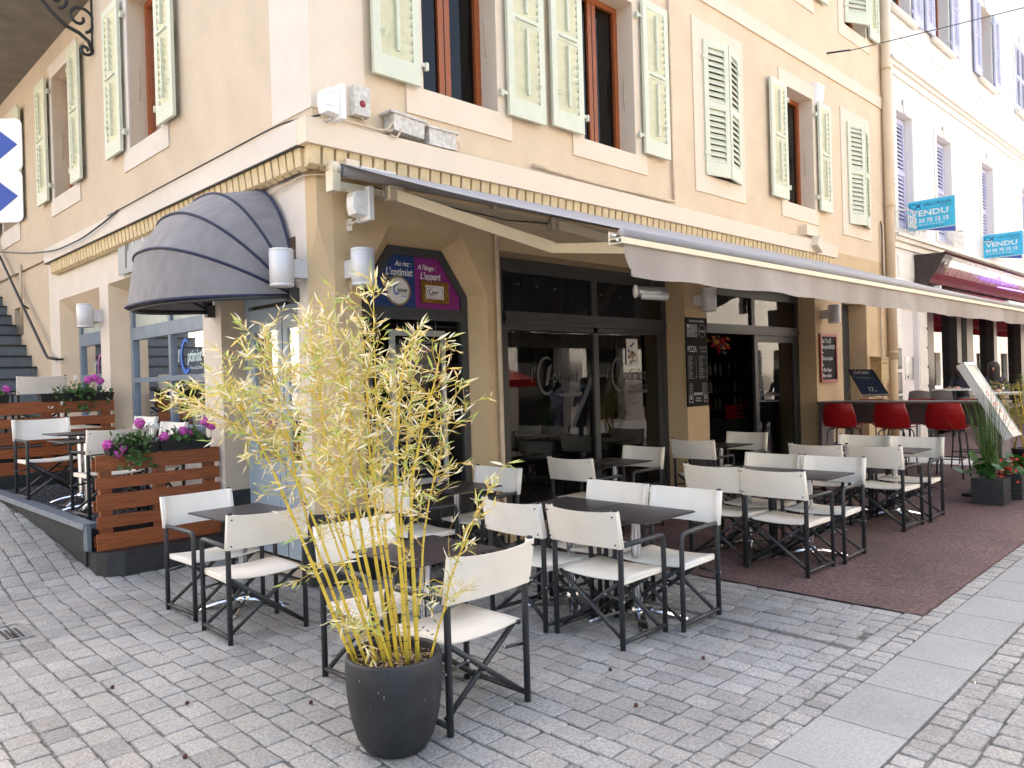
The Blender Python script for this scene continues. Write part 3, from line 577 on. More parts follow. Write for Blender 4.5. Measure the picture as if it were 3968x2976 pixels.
# shutters
def shutter(hinge,direc,normal,wd,z0,z1,hs,inside=True,mt='green',mt2='greenp',name='shutter',parent=None):
    """hinge: xy point, direc: unit along leaf, normal: outward-looking face"""
    D=Vector((*direc,0)).normalized(); N=Vector((*normal,0)).normalized(); H=Vector((*hinge,0)); U=Vector((0,0,1)); th=.018
    w_=MB().use(mt); P=lambda a,b,d: H+D*a+U*b+N*d
    def bx(a0,a1,b0,b1,d0,d1): w_.obox(P((a0+a1)/2,(b0+b1)/2,(d0+d1)/2),D,U,N,(abs(a1-a0)/2,abs(b1-b0)/2,abs(d1-d0)/2))
    st=.085; mid=z0+(z1-z0)*.52; bt=.19
    bx(0,st,z0,z1,-th,th);bx(wd-st,wd,z0,z1,-th,th);bx(st,wd-st,z0,z0+bt,-th,th);bx(st,wd-st,z1-.10,z1,-th,th);bx(st,wd-st,mid-.045,mid+.045,-th,th)
    fr_=w_.build(name,parent)
    w_=MB().use(mt2)
    for lo,hi in ((z0+bt,mid-.045),(mid+.045,z1-.10)):
        n=max(3,int((hi-lo)/.078)); dz=(hi-lo)/n
        for k in range(n):
            zc=lo+dz*(k+.5); tilt=.55
            ph=R(24 if inside else 27); S_=U*math.cos(ph)+N*math.sin(ph)*(1 if inside else -1)
            w_.obox(P(wd/2,zc,-.004),D,S_,D.cross(S_),((wd-2*st)/2,.043 if inside else .0435,.0045))
    w_.build('louvre_slats',fr_)
    w_=MB().use(mt)
    if inside:
        for lo,hi in ((z0+bt+.06,mid-.08),(mid+.08,z1-.16)):
            c_=P(wd/2,(lo+hi)/2,th+.014); w_.obox(c_,D,U,N,(.014,(hi-lo)/2,.011))
        w_.obox(P(wd/2,mid,th+.012),D,U,N,(wd*.28,.010,.012)); c_=P(wd*.8,z0+.38,th+.012); w_.tube([c_+D*.03*math.cos(a)+U*.03*math.sin(a) for a in [k*PI/4 for k in range(8)]],.005,5)
    else:
        w_.obox(P(.02+0*wd,z1-.25,th+.006),D,U,N,(.05,.02,.006)); w_.obox(P(.02,z0+.3,th+.006),D,U,N,(.05,.02,.006))
    for zz in (z0+.22,z1-.22): w_.obox(P(-.045,zz,-.012),D,U,N,(.05,.018,.008)); w_.obox(P(-.085,zz-.01,-.01),D,U,N,(.016,.035,.016))
    w_.build('shutter_ironwork',fr_); return fr_
s_=.075
# right facade: open leaves lie against the wall
for hx,dr_,wd,z0,z1 in ((1.09,-1,.52,4.41,6.38),(2.23,1,.55,4.41,6.38),(3.42,-1,.52,4.44,6.38),(4.60,1,.54,4.46,6.38),(8.46,-1,.53,4.43,6.27),(9.64,1,.47,4.43,6.27),(12.03,1,.5,8.05,9.95),(9.62,1,.52,8.05,9.95),(3.4,-1,.5,8.05,9.95)):
    shutter((hx,-s_),(dr_,0),(0,-1),wd,z0,z1,1,True,parent=B)
# half-closed pairs
def pair(xa,xm,ym,xb,z0,z1):
    for (hx,ex,ey) in ((xa,xm,ym),(xb,xm+.02,ym)):
        v=Vector((ex-hx,ey+.03)); L=v.length; nn=Vector((-abs(v.y),-abs(v.x))) if hx==xb else Vector((v.y,-abs(v.x)))
        nn=Vector((v.y,-v.x)) if (Vector((v.y,-v.x)).y<0) else Vector((-v.y,v.x))
        shutter((hx,-.03),tuple(v/L),tuple(nn.normalized()),L,z0,z1,1,False,mt2='green',parent=B)
pair(6.08,6.56,-.13,7.05,4.45,6.32); pair(10.95,11.42,-.15,11.92,4.37,6.23)
shutter((10.99,-.03),(.9,-.44),(-.44,-.9),.56,8.05,9.95,1,False,mt2='green',parent=B)
# left facade shutters
for hy,dr_,wd in ((3.13,-1,.47),(4.29,1,.56),(6.36,-1,.46),(7.54,1,.56),(9.62,-1,.5),(10.78,1,.5)):
    shutter((-s_,hy),(0,dr_),(-1,0),wd,4.62,6.48,1,True,parent=B)
# balcony slab + bracket
w_=MB().use('concrete'); w_.box((-2.4,5.42,6.95),(-.001,15.8,7.15)); w_.build('balcony_slab',B)
def spiral(c,r0,turns,a0,n=26,sg=1): return [(c[0]+ r0*(1-.82*k/n)*math.cos(a0+sg*turns*2*PI*k/n), c[1]+r0*(1-.82*k/n)*math.sin(a0+sg*turns*2*PI*k/n)) for k in range(n+1)]
w_=MB().use('iron'); yb=5.47
def sc2(pts,rad=.021): w_.tube([(a,yb,b) for a,b in pts],rad,7)
sc2([(-.9,6.93),(-.75,6.85),(-.6,6.72),(-.47,6.58),(-.33,6.47),(-.17,6.42),(-.06,6.34),(-.02,6.22)],.026)
sc2(spiral((-.10,6.22),.08,1.1,0,sg=-1)); sc2(spiral((-.16,6.62),.19,1.25,-1.2,sg=1)); sc2(spiral((-.42,6.80),.13,1.2,-1.5,sg=1)); sc2([(-.02,6.2),(-.015,6.93)],.012)
w_.build('balcony_bracket',B)
# ------------------------------------------------------------------ terrace, stairs
w_=MB().use('terr')
def prism(mb,pts,z0f,z1f):
    n=len(pts); mb.add([(a,b,z0f(a,b)) for a,b in pts]+[(a,b,z1f(a,b)) for a,b in pts],[(i,(i+1)%n,n+(i+1)%n,n+i) for i in range(n)]+[tuple(range(n,2*n))])
fl=lambda a,b:.43+.052*(b-2.0)
prism(w_,[(-1.13,1.80),(-1.0,1.74),(-.03,1.74),(-.03,2.1),(-1.2,2.1),(-1.2,1.88)],lambda a,b:-.05,lambda a,b:.245)
prism(w_,[(edge_x(2.1)+.0,2.1),(0,2.1),(0,4.95),(edge_x(4.95),4.95)],lambda a,b:-.05,fl)
prism(w_,[(edge_x(4.95),4.95),(0,4.95),(0,5.12),(edge_x(5.12),5.12)],lambda a,b:-.05,lambda a,b:.73)
prism(w_,[(edge_x(5.12)-.1,5.12),(0,5.12),(0,8.3),(edge_x(8.3)-.1,8.3)],lambda a,b:-.05,lambda a,b:1.05)
struct(w_,'terrace')
w_=MB().use('lip'); L_=[(2.1,5.0)]
for y0,y1 in ((2.08,3.0),(3.004,3.9),(3.904,4.95)):
    pts=[(edge_x(y0)-.03,y0),(edge_x(y0)+.10,y0),(edge_x(y1)+.10,y1),(edge_x(y1)-.03,y1)]
    w_.add([(a,b,fl(a,b)+.002) for a,b in pts]+[(a+(.0 if i in (1,2) else .012),b,fl(a,b)+.05) for i,(a,b) in enumerate(pts)],[(i,(i+1)%4,4+(i+1)%4,4+i) for i in range(4)]+[(4,5,6,7),(3,2,1,0)])
w_.box((-1.235,1.99,.25),(-1.2,2.1,.47))
struct(w_,'terrace_edge')
w_=MB().use('terrpave'); rn=random.Random(9)
y=2.16
while y<4.9:
    x=edge_x(y)+.13
    while x<-.05:
        a=rn.uniform(.05,.07); z=fl(x,y); w_.add([(x+rn.uniform(-.006,.006),y+rn.uniform(-.006,.006),z),(x+a,y,z),(x+a+rn.uniform(-.006,.006),y+.05,z),(x,y+.05,z)]+[(x+.008,y+.008,z+.012),(x+a-.008,y+.008,z+.012),(x+a-.008,y+.042,z+.012),(x+.008,y+.042,z+.012)],[(0,1,5,4),(1,2,6,5),(2,3,7,6),(3,0,4,7),(4,5,6,7)]); x+=a+.012
    y+=.064
struct(w_,'terrace_paving')
w_=MB().use('lip')
for k in range(16):
    y0=8.30+.325*k; z0=1.75+.196*k
    w_.box((-2.6,y0+.01,z0-.4),(.035,y0+1.2,z0-.02)); 
struct(w_,'stairs')
w_=MB().use('black')
for k in range(16):
    y0=8.30+.325*k; z0=1.75+.196*k; w_.box((-2.6,y0-.02,z0-.02),(.034,y0+.33,z0+.004))
struct(w_,'stair_treads')
w_=MB().use('iron'); w_.tube([(-.1,11.2,4.55),(-.1,7.85,2.30),(-.1,7.72,2.24),(-.1,7.25,2.20)],.022,8); w_.tube([(0,9.2,3.12),(-.1,9.2,3.2)],.015,6); w_.tube([(0,7.3,2.2),(-.1,7.3,2.2)],.015,6)
solo(w_,'handrail','black tubular handrail sloping along the wall beside the grey stairs','handrail')
w_=MB().use('cablec'); w_.tube([(-.02,9.55,3.9),(-.03,9.55,2.9)],.02,6); solo(w_,'wall_duct','thin pale vertical duct on the wall above the stair hatch','duct')
# ------------------------------------------------------------------ pallet screens and flowers
def pallet(x0,x1,y,z0,label):
    t=thing('pallet_screen',label,'pallet screen',((x0+x1)/2,y,z0),0,'brown pallet screens on the terrace')
    zs=[(0,.115),(.155,.225),(.265,.375),(.44,.51),(.56,.645),(.72,.86)] 
    for a,b in ((0,.150),(.200,.308),(.358,.505),(.555,.663),(.712,.862)):
        q=MB().use('wood'); j=random.uniform(-.004,.004); q.box((x0+j,y-.035+j,z0+a),(x1+j,y-.012,z0+b)); q.build('slat',t)
    q=MB().use('wood')
    for xx in (x0+.04,(x0+x1)/2-.05,x1-.14):
        q.box((xx,y-.0115,z0+.0),(xx+.10,y+.06,z0+.85))
    for a in (0.02,.34,.72): q.box((x0+.0,y+.061,z0+a),(x1,y+.085,z0+a+.10))
    q.build('upright_blocks',t); return t
pallet(-1.17,-.03,1.95,.25,'nearer brown slatted pallet screen standing on the terrace corner')
pallet(-1.55,-.03,5.03,.735,'farther brown slatted pallet screen at the upper terrace step')
def flowerbox(c,wd,label,pinks,whites,seed,hang=False):
    rn=random.Random(seed); t=thing('flower_box',label,'flower box',c,0,'geranium boxes on the pallet screens')
    q=MB().use('black'); x,y,z=c; q.add([(x-wd/2,y-.07,z),(x+wd/2,y-.07,z),(x+wd/2,y+.07,z),(x-wd/2,y+.07,z),(x-wd/2-.015,y-.09,z+.10),(x+wd/2+.015,y-.09,z+.10),(x+wd/2+.015,y+.09,z+.10),(x-wd/2-.015,y+.09,z+.10)],[(0,3,2,1),(0,1,5,4),(1,2,6,5),(2,3,7,6),(3,0,4,7),(4,5,6,7)]); q.build('trough',t)
    lv=MB().use('gleaf')
    heads=[]
    for k in range(190):
        a=rn.gauss(0,1)*.2*wd; b=rn.gauss(0,.05); h=abs(rn.gauss(0,.05))+.08
        cx=x+max(-wd*.5,min(wd*.5,a))+.0; cp=Vector((cx,y+b-.02,z+h)); 
        if hang and rn.random()<.25: cp=Vector((cx,y-.12,z+rn.uniform(-.14,.08)))
        r_=rn.uniform(.018,.034); d=Vector((rn.uniform(-1,1),rn.uniform(-1.2,.4),rn.uniform(.1,1))).normalized(); e1=d.orthogonal().normalized(); e2=d.cross(e1)
        lv.add([cp]+[cp+(e1*math.cos(i*PI/3.5)+e2*math.sin(i*PI/3.5))*r_*(.8+.2*(i%2))+d*.006 for i in range(7)],[(0,1+i,1+(i+1)%7) for i in range(7)])
    for k in range(14): a=x+rn.uniform(-.4,.4)*wd; lv.tube([(a,y,z+.08),(a+rn.uniform(-.03,.03),y-.03,z+.2)],.003,4)
    lv.build('foliage',t)
    for col,lst,rad in (('pink',pinks,.046),('white',whites,.030)):
        for (dx,dz) in lst:
            fl_=MB().use(col); cc=Vector((x+dx,y-.05,z+dz))
            for k in range(110 if col=='pink' else 18):
                d=Vector((rn.gauss(0,1),rn.gauss(0,1),rn.gauss(0,1))).normalized(); p=cc+d*rad*rn.uniform(.6,1.05)*Vector((1.15,1,.85)).length/1.7; e1=d.orthogonal().normalized();e2=d.cross(e1); rr_=rn.uniform(.011,.017)
                fl_.add([p+(e1*math.cos(i*2*PI/5+k)+e2*math.sin(i*2*PI/5+k))*rr_+d*.003*(i%2) for i in range(5)],[(0,1,2,3,4)])
            fl_.use('gleaf'); fl_.tube([(cc.x,cc.y+.02,z+.05),(cc.x,cc.y,cc.z-.02)],.003,4)
            fl_.build('bloom',t)
    return t
flowerbox((-.84,1.97,1.105),.42,'pink and white geraniums in a box on the left of the nearer pallet screen',[(-.22,.10),(-.10,.06),(.06,.28),(-.14,.02)],[(-.02,-.10),(.16,.26),(.20,.24)],1,True)
flowerbox((-.36,1.97,1.105),.46,'flower box of pink geraniums on the right end of the nearer pallet screen',[(-.20,.14),(-.02,.18),(.03,.15),(.20,.26),(.26,.22)],[],2)
flowerbox((-1.45,5.05,1.59),.50,'flower box with two pink blooms at the left end of the farther pallet screen',[(.0,.18),(.05,.14),(.24,.16),(-.12,.08)],[(-.30,.04),(.2,.06)],3)
flowerbox((-.45,5.05,1.59),.80,'long flower box of white and pink geraniums on the right of the farther pallet screen',[(.12,.26),(.20,.28),(.26,.24)],[(-.32,.12),(-.2,.14),(-.3,-.06),(-.18,-.03),(.28,.10),(.36,.02),(-.02,.28)],4,True)
# ------------------------------------------------------------------ director chairs and tables
def make_chair(cm):
    t=thing('director_chair','x','chair',(0,0,0)); W=.268; Dp=.235
    for sx in (-1,1):
        q=MB().use('anth'); x=sx*W
        q.tube([(x,-Dp,0),(x,-Dp,.62),(x,-Dp-.045,.868)],.0178,10); q.tube([(x,Dp,0),(x,Dp,.60),(x,Dp-.012,.632),(x,Dp-.04,.641),(x,-Dp+.02,.641)],.0168,10); q.tube([(x,-Dp,.045),(x,Dp,.045)],.0150,8)
        q.use('steel')
        for yy,zz in ((-Dp,.30),(Dp,.30)): q.lathe([(0,-.0),(.007,.0),(.007,.006),(0,.006)],(x+sx*.016 if sx>0 else x-.022,yy,zz),8,axis='X')
        q.build('side_frame',t)
    q=MB().use('anth')
    for yy,s in ((-.195,1),(.195,-1)):
        for sg in (-1,1):
            a=Vector((sg*.235,yy+sg*.012,.415)); b=Vector((-sg*.250,yy+sg*.012,.055)); q.tube([a,b],.0145,8)
        q.tube([(-W,yy-.02*s,.30),(-W+.135,yy-.02*s,.315)],.009,6); q.tube([(W,yy-.02*s,.30),(W-.135,yy-.02*s,.315)],.009,6)
    q.tube([(-.24,-.215,.418),(-.24,.225,.418)],.0135,8); q.tube([(.24,-.215,.418),(.24,.225,.418)],.0135,8)
    q.use('steel')
    for yy in (-.212,.212):
        for xx,zz in ((-.127,.318),(.127,.318),(0,.235)): q.lathe([(0,-.006),(.008,-.006),(.008,.006),(0,.006)],(xx,yy,zz),8,axis='Y')
    q.build('cross_legs',t)
    q=MB().use(cm); n=12; vs=[]; prof=[]
    for i in range(n+1):
        u_=-1+2*i/n; prof.append((u_*.256,.433-.016*(1-u_*u_)))
    prof=[(-.258,.405),(-.262,.425)]+prof+[(.262,.425),(.258,.405)]
    for yy in (-.205,.235): vs+=[(a,yy,b) for a,b in prof]
    for yy in (.235,-.205): vs+=[(a,yy,b-.012) for a,b in prof]
    m=len(prof)
    fs=[(k*m+i,k*m+i+1,((k+1)%4)*m+i+1,((k+1)%4)*m+i) for k in range(4) for i in range(m-1)]
    q.add(vs,fs,True); q.build('seat',t)
    q=MB().use(cm); rows=[]
    zz_=[.628,.66,.72,.78,.84,.862]
    for z in zz_:
        lean=-Dp-.045*max(0,(z-.62))/.248
        row=[]
        for i in range(17):
            u_=-1+2*i/16; row.append((u_*(W+.018),lean-.020-.050*(1-u_*u_)**1.0*(.6+.4*(z-.62)/.24),z-.010*(1-u_*u_)*(1 if z>.8 else -.2)))
        back=[(a*.995,b+.005 if abs(a)<W-.03 else b+.040,c) for a,b,c in row]
        rows.append((row,back))
    m=17
    for k in (0,1):
        vs=[p for rw in rows for p in rw[k]]; q.add(vs,[(j*m+i,j*m+i+1,(j+1)*m+i+1,(j+1)*m+i) for j in range(len(rows)-1) for i in range(m-1)],True)
    for j in (0,len(rows)-1):
        a,b=rows[j]; q.add(a+b,[(i,i+1,m+i+1,m+i) for i in range(m-1)],True)
    for e in (0,m-1): q.add([rw[0][e] for rw in rows]+[rw[1][e] for rw in rows],[(j,j+1,len(rows)+j+1,len(rows)+j) for j in range(len(rows)-1)])
    for sx in (-1,1): q.tube([(sx*W,-Dp-.002,.628),(sx*W,-Dp-.0445,.862)],.0215,12,True)
    q.build('backrest',t)
    for sx in (-1,1):
        q=MB().use('rubber')
        q.lathe([(.0175,0),(.0175,.008),(.012,.012)],(sx*W,-Dp-.045,.862),10,cap1=True)
        for z in (.655,.83): q.lathe([(0,-.002),(.0055,-.002),(.0055,.004),(0,.004)],(sx*(W-.004),-Dp-.040-.028*(z-.62)/.2,z),8,axis='Y')
        q.build('end_cap',t)
    return t
def make_table():
    t=thing('bistro_table','x','table',(0,0,0)); q=MB().use('table'); h=.293; c=.006
    vs=[]; 
    for z,e in ((.728,c),(.731,0),(.739,0),(.742,c)):
        for a,b in ((-1,-1),(1,-1),(1,1),(-1,1)): vs.append((a*(h-e),b*(h-e),z))
    q.add(vs,[(3,2,1,0)]+[(k*4+i,k*4+(i+1)%4,(k+1)*4+(i+1)%4,(k+1)*4+i) for k in range(3) for i in range(4)]+[(12,13,14,15)]); q.build('tabletop',t)
    q=MB().use('anth'); q.box((-.14,-.14,.712),(.14,.14,.7275)); q.build('top_plate',t)
    q=MB().use('chrome'); q.lathe([(.036,.05),(.036,.71)],(0,0,0),20); q.build('pole',t)
    q=MB().use('chrome')
    for k in range(4):
        a=PI/4+k*PI/2; d=Vector((math.cos(a),math.sin(a),0)); n_=Vector((-d.y,d.x,0)); pr=[(.0,.075,.03),(.1,.07,.034),(.2,.05,.036),(.29,.022,.034),(.34,.003,.03)]
        vs=[]
        for rr_,z,wd in pr: vs+=[d*rr_+n_*wd+Vector((0,0,z-.008)),d*rr_+n_*wd*.7+Vector((0,0,z+.006)),d*rr_-n_*wd*.7+Vector((0,0,z+.006)),d*rr_-n_*wd+Vector((0,0,z-.008))]
        q.add(vs,[(i*4+j,i*4+(j+1)%4,(i+1)*4+(j+1)%4,(i+1)*4+j) for i in range(4) for j in range(4)]+[(16,17,18,19)],False)
    q.lathe([(.05,.06),(.05,.09),(.037,.10)],(0,0,0),20); q.build('base',t)
    return t
cA=make_chair('canvas'); cB=make_chair('canvas_w'); usedA=[0]; usedB=[0]
DIR={'+X':-PI/2,'-X':PI/2,'+Y':0,'-Y':PI}
def chair(x,y,d,label,kind='A',z=0,j=0,group='director chairs on the cafe terrace'):
    z=z or rise(x); src,us=(cA,usedA) if kind=='A' else (cB,usedB); rz=DIR[d]+R(j)
    if not us[0]:
        us[0]=1; src.location=(x,y,z); src.rotation_euler=(0,0,rz); src['label']=label; o=src
    else: o=copy_tree(src,(x,y,z),rz,label)
    o['group']=group; return o
tb=make_table(); ut=[0]
def table(x,y,label,z=0,j=0):
    z=z or rise(x)
    if not ut[0]: ut[0]=1; tb.location=(x,y,z); tb.rotation_euler=(0,0,R(j)); tb['label']=label; o=tb
    else: o=copy_tree(tb,(x,y,z),R(j),label)
    o['group']='square dark bistro tables'; return o
chair(-.84,.21,'-Y','white chair facing the camera beside the nearer pallet screen','B',j=2)
chair(-.89,-.54,'+Y','chair with its back to us left of the bamboo, facing the pallet screen','A',j=-3)
chair(-.76,-1.93,'-Y','chair facing the camera right behind the bamboo canes','B',j=1)
chair(-.78,-2.60,'+Y','nearest and largest chair, back to the camera, just right of the bamboo pot','A',j=1)
chair(.66,-.38,'+X','chair beside the corner pier facing right, half hidden by bamboo leaves','B',j=-4)
chair(1.37,-.40,'-X','chair facing left in front of the dark shopfront beside the wall pipe','B',j=4)
chair(.61,-1.89,'+X','left one of the two chairs backing onto the front double table, nearer the pier','B',j=-2)
chair(.645,-2.48,'+X','chair with its back to the camera at the near end of the front double table','A',j=1)
chair(1.165,-1.95,'-X','chair facing left across the front double table, beside the pier side','B',j=1)
chair(1.16,-2.575,'-X','white chair facing left at the near right end of the front double table','B',j=2)
chair(2.80,-.50,'+X','chair facing right at the small table below the frosted window lettering','A',j=2)
chair(3.53,-.48,'-X','chair facing left below the small poster in the shopfront','A',j=-3)
chair(4.95,-.57,'+X','chair facing right under the black pizza menu','A',j=3)
chair(5.63,-.63,'-X','chair facing left in front of the open doorway','A',j=0)
chair(2.92,-2.07,'+X','far one of the two chairs with their backs to us at the middle double table','A')
chair(2.88,-2.645,'+X','near one of the two chairs with their backs to us at the middle double table','A',j=-1)
chair(3.46,-2.08,'-X','far one of the two chairs facing left at the middle double table','A')
chair(3.46,-2.685,'-X','near one of the two chairs facing left at the middle double table','B',j=2)
chair(4.96,-2.08,'+X','far one of the two chairs with their backs to us at the last double table','A')
chair(5.07,-2.65,'+X','near one of the two chairs with their backs to us at the last double table','A',j=-3)
chair(5.68,-2.10,'-X','far chair facing left at the last double table before the red stools','A',j=1)
chair(5.67,-2.685,'-X','near chair facing left at the last double table before the planters','A',j=2)
table(-.70,.02,'small dark table between the two chairs by the pallet screen',j=1)
table(-.67,-2.20,'dark table between the two front chairs behind the bamboo')
table(1.12,-.38,'dark table by the wall pipe at the shop window',j=2)
table(.96,-1.87,'far half of the front pair of joined dark tables'); table(.97,-2.46,'near half of the front pair of joined dark tables')
table(3.30,-.47,'small dark table below the frosted lettering of the shopfront'); table(5.34,-.57,'small dark table in front of the open doorway')
table(3.32,-2.03,'far half of the middle pair of joined dark tables'); table(3.33,-2.62,'near half of the middle pair of joined dark tables')
table(5.58,-1.97,'far half of the last pair of joined dark tables'); table(5.60,-2.56,'near half of the last pair of joined dark tables')
# terrace group
zt=lambda y:.43+.052*(y-2.0)+.012
chair(-1.03,3.98,'-Y','white chair facing the camera on the terrace, between the pallet screens','B',zt(3.98),j=1)
chair(-.84,2.62,'+Y','cream chair with its back to us behind the nearer pallet screen','A',zt(2.5),j=2)
chair(-.36,3.72,'-X','left of the two white chairs with their backs to the blue side window','B',zt(3.7),j=3)
chair(-.40,2.78,'-X','right of the two white chairs with their backs to the blue side window','B',zt(2.8),j=4)
table(-.86,3.46,'farther dark table on the terrace between the white chairs',zt(3.5),j=0); table(-.92,3.02,'nearer dark table on the terrace behind the pallet screen',zt(3.0)-.03)
chair(-1.22,6.6,'-Y','white chair on the upper terrace seen above the farther flower boxes','B',1.06,j=0)
chair(-.62,6.1,'+Y','tan-shaded chair back beside the white one on the upper terrace','A',1.06,j=-4)
table(-1.35,6.0,'dark table on the upper terrace behind the flower boxes',1.06)
# ------------------------------------------------------------------ bamboo in pot
PX,PY=-1.275,-2.725
t=thing('plant_pot','tall round dark grey pot holding the bamboo at the front','plant pot',(PX,PY,0))
q=MB().use('pot'); q.lathe([(.115,0),(.145,.012),(.178,.07),(.203,.16),(.219,.27),(.224,.36),(.221,.43),(.216,.442),(.204,.442),(.200,.43),(.200,.36),(.195,.32)],(PX,PY,0),48,cap0=True); q.build('shell',t)
q=MB().use('soil'); q.lathe([(.202,.375),(.12,.39),(.0,.385)],(PX,PY,0),24); q.build('soil',t)
rn=random.Random(11); q=MB().use('litter')
for k in range(260):
    a=rn.uniform(0,6.28); rr_=.192*math.sqrt(rn.random()); p=Vector((PX+rr_*math.cos(a),PY+rr_*math.sin(a),.392+rn.uniform(0,.02))); d=Vector((rn.uniform(-1,1),rn.uniform(-1,1),rn.uniform(-.3,.4))).normalized(); e=d.cross(Vector((0,0,1))).normalized()*rn.uniform(.003,.007); L=rn.uniform(.02,.05)
    q.add([p-d*L/2,p+e,p+d*L/2,p-e],[(0,1,2,3)])
q.build('leaf_litter',t,kind='stuff')
q=MB().use('speck')
for k in range(55):
    a=rn.uniform(PI*.8,PI*2.1); z=rn.uniform(.08,.42); rr_=.2245-.075*max(0,(.33-z)/.33)**1.7+.001; p=Vector((PX+rr_*math.cos(a),PY+rr_*math.sin(a),z)); T_=Vector((-math.sin(a),math.cos(a),0)); s2=rn.uniform(.0006,.003); hh=s2*rn.uniform(.6,2.5)
    q.add([p-T_*s2,p+Vector((0,0,hh)),p+T_*s2,p-Vector((0,0,hh))],[(0,1,2,3)])
q.build('scuffs',t)
t=thing('bamboo_plant','yellow-stemmed bamboo with dry pale leaves growing from the grey pot','bamboo',(PX,PY,.39))
rn=random.Random(21); leaf=MB().use('leafs'); twig=MB().use('culm')
RV=Vector((r3.x,r3.y,0)).normalized(); FV=Vector((f2.x,f2.y,0)).normalized()
GREENS=[(.50,.58,.12),(.58,.64,.20),(.40,.56,.15),(.66,.66,.18)]; DRY=[(.90,.80,.50),(.92,.84,.62),(.86,.66,.32),(.92,.88,.74),(.84,.68,.22)]
def addleaf(p,d,L):
    n_=Vector((rn.uniform(-1,1),rn.uniform(-1,1),rn.uniform(-.2,1))).normalized(); e=d.cross(n_)
    if e.length<.05: return
    e.normalize(); up=e.cross(d).normalized(); wd=L*rn.uniform(.05,.085)
    c=rn.choice(GREENS if rn.random()<.34 else DRY); k=rn.uniform(.85,1.1); leaf.tint=(c[0]*k,c[1]*k,c[2]*k)
    curl=rn.uniform(-.12,.05)*L
    m1=p+d*L*.35+up*curl*-.6; m2=p+d*L*.7+up*curl*.2; tip=p+d*L+up*curl*1.8
    leaf.add([p,m1+e*wd,m1-e*wd,m2+e*wd*.72,m2-e*wd*.72,tip,m1-up*wd*.25,m2-up*wd*.2],[(0,1,6),(0,6,2),(1,3,7,6),(6,7,4,2),(3,5,7),(7,5,4)])
def twiglet(p,d,L,nl,depth=0):
    pts=[p]; dd=d.copy(); n=4
    for i in range(n): dd=(dd+Vector((rn.gauss(0,.12),rn.gauss(0,.12),rn.gauss(-.02,.1)))).normalized(); pts.append(pts[-1]+dd*L/n)
    twig.tube(pts,[.0018,.0016,.0013,.001,.0007],4,False)
    for i in range(nl):
        k=rn.uniform(.15,1); j=min(int(k*n),n-1); q_=pts[j].lerp(pts[j+1],k*n-j); ld=(dd*.7+Vector((rn.gauss(0,.55),rn.gauss(0,.55),rn.gauss(0,.4)))).normalized(); addleaf(q_,ld,rn.uniform(.034,.078))
    if depth<1:
        for i in range(rn.randint(1,2)):
            j=rn.randint(1,n-1); nd=(dd+Vector((rn.gauss(0,.6),rn.gauss(0,.6),rn.gauss(.05,.4)))).normalized(); twiglet(pts[j],nd,L*.55,max(3,nl//2),depth+1)
# culm targets in image space (source px at the plant's distance): base offset, top point
def atd(px,py,dd):     # world point at depth near the pot seen at px,py
    d=f2+r3*(px-1984)/2999.3-u3*(py-1488)/2999.3; base=(Vector((PX,PY,.5))-CP).dot(f2); return CP+d*(base+dd)
cul=[((1370,2590),(1010,1700),(880,1420),0,.010),((1385,2600),(1170,1980),(1040,1300),.05,.009),((1440,2560),(1290,1950),(1195,1190),-.05,.009),((1480,2590),(1360,1900),(1320,1250),.05,.011),((1500,2570),(1400,1750),(1270,1180),.1,.011),((1530,2590),(1440,1900),(1400,1240),0,.010),((1560,2560),(1520,1800),(1560,1260),-.1,.010),((1575,2580),(1545,1950),(1600,1330),.12,.008),((1600,2550),(1575,1850),(1690,1330),-.05,.010),((1470,2540),(1250,1850),(900,1450),.2,.008),((1420,2600),(1140,1750),(760,1470),.0,.008),((1640,2560),(1760,2180),(1880,1900),-.15,.005),((1510,2600),(1350,2080),(1310,1650),-.25,.007),((1590,2560),(1640,2000),(1740,1500),.2,.007),((1545,2540),(1470,2000),(1430,1580),.25,.006),((1450,2560),(1130,1620),(1000,1230),.12,.007),((1525,2570),(1455,1700),(1440,1150),.05,.006)]
allp=[]
for k,(a,b,c,dd,rad) in enumerate(cul):
    P0=atd(a[0]+20,a[1]+25,dd*.3); P1=atd(b[0],b[1],dd); P2=atd(c[0]+8,c[1]+(95 if c[1]<1700 and k!=16 else 10),dd*1.3)
    pts=[]; n=15
    for i in range(n+1):
        t_=i/n; p=(1-t_)**2*P0+2*t_*(1-t_)*P1+t_*t_*P2
        # curve through P1: use blended quadratic
        q1=P0.lerp(P1,min(1,t_/.5)) if t_<.5 else P1.lerp(P2,(t_-.5)/.5)
        pts.append(p.lerp(q1,.6)+Vector((rn.gauss(0,.002),rn.gauss(0,.002),0)))
    rad*=rn.uniform(.82,1.12); allp+=pts; cm=MB().use('culm'); rads=[rad*(1-.7*i/n) for i in range(n+1)]; cm.tube(pts,rads,8)
    cm.use('node')
    for i in range(1,n):
        p=pts[i]; d=(pts[i+1]-pts[i]).normalized(); cm.tube([p-d*.0022,p,p+d*.0022],[rads[i]*1.02,rads[i]*1.18,rads[i]*1.02],8,False)
    cm.build('culm',t)
    thin=k in (11,)
    for i in range(3,n+1):
        frac=i/n
        nb=0 if frac<.34 else (1 if frac<.66 else 2)
        if thin: nb=1
        d=(pts[i]-pts[i-1]).normalized()
        for b_ in range(nb):
            side=Vector((rn.gauss(0,1),rn.gauss(0,1),rn.gauss(.15,.3))).normalized(); bd=(d*.75+side*.85).normalized(); twiglet(pts[i],bd,rn.uniform(.09,.24)*(1.1 if frac<.9 else .8),rn.randint(4,8))
    twiglet(pts[-1],(pts[-1]-pts[-2]).normalized(),.14,10)
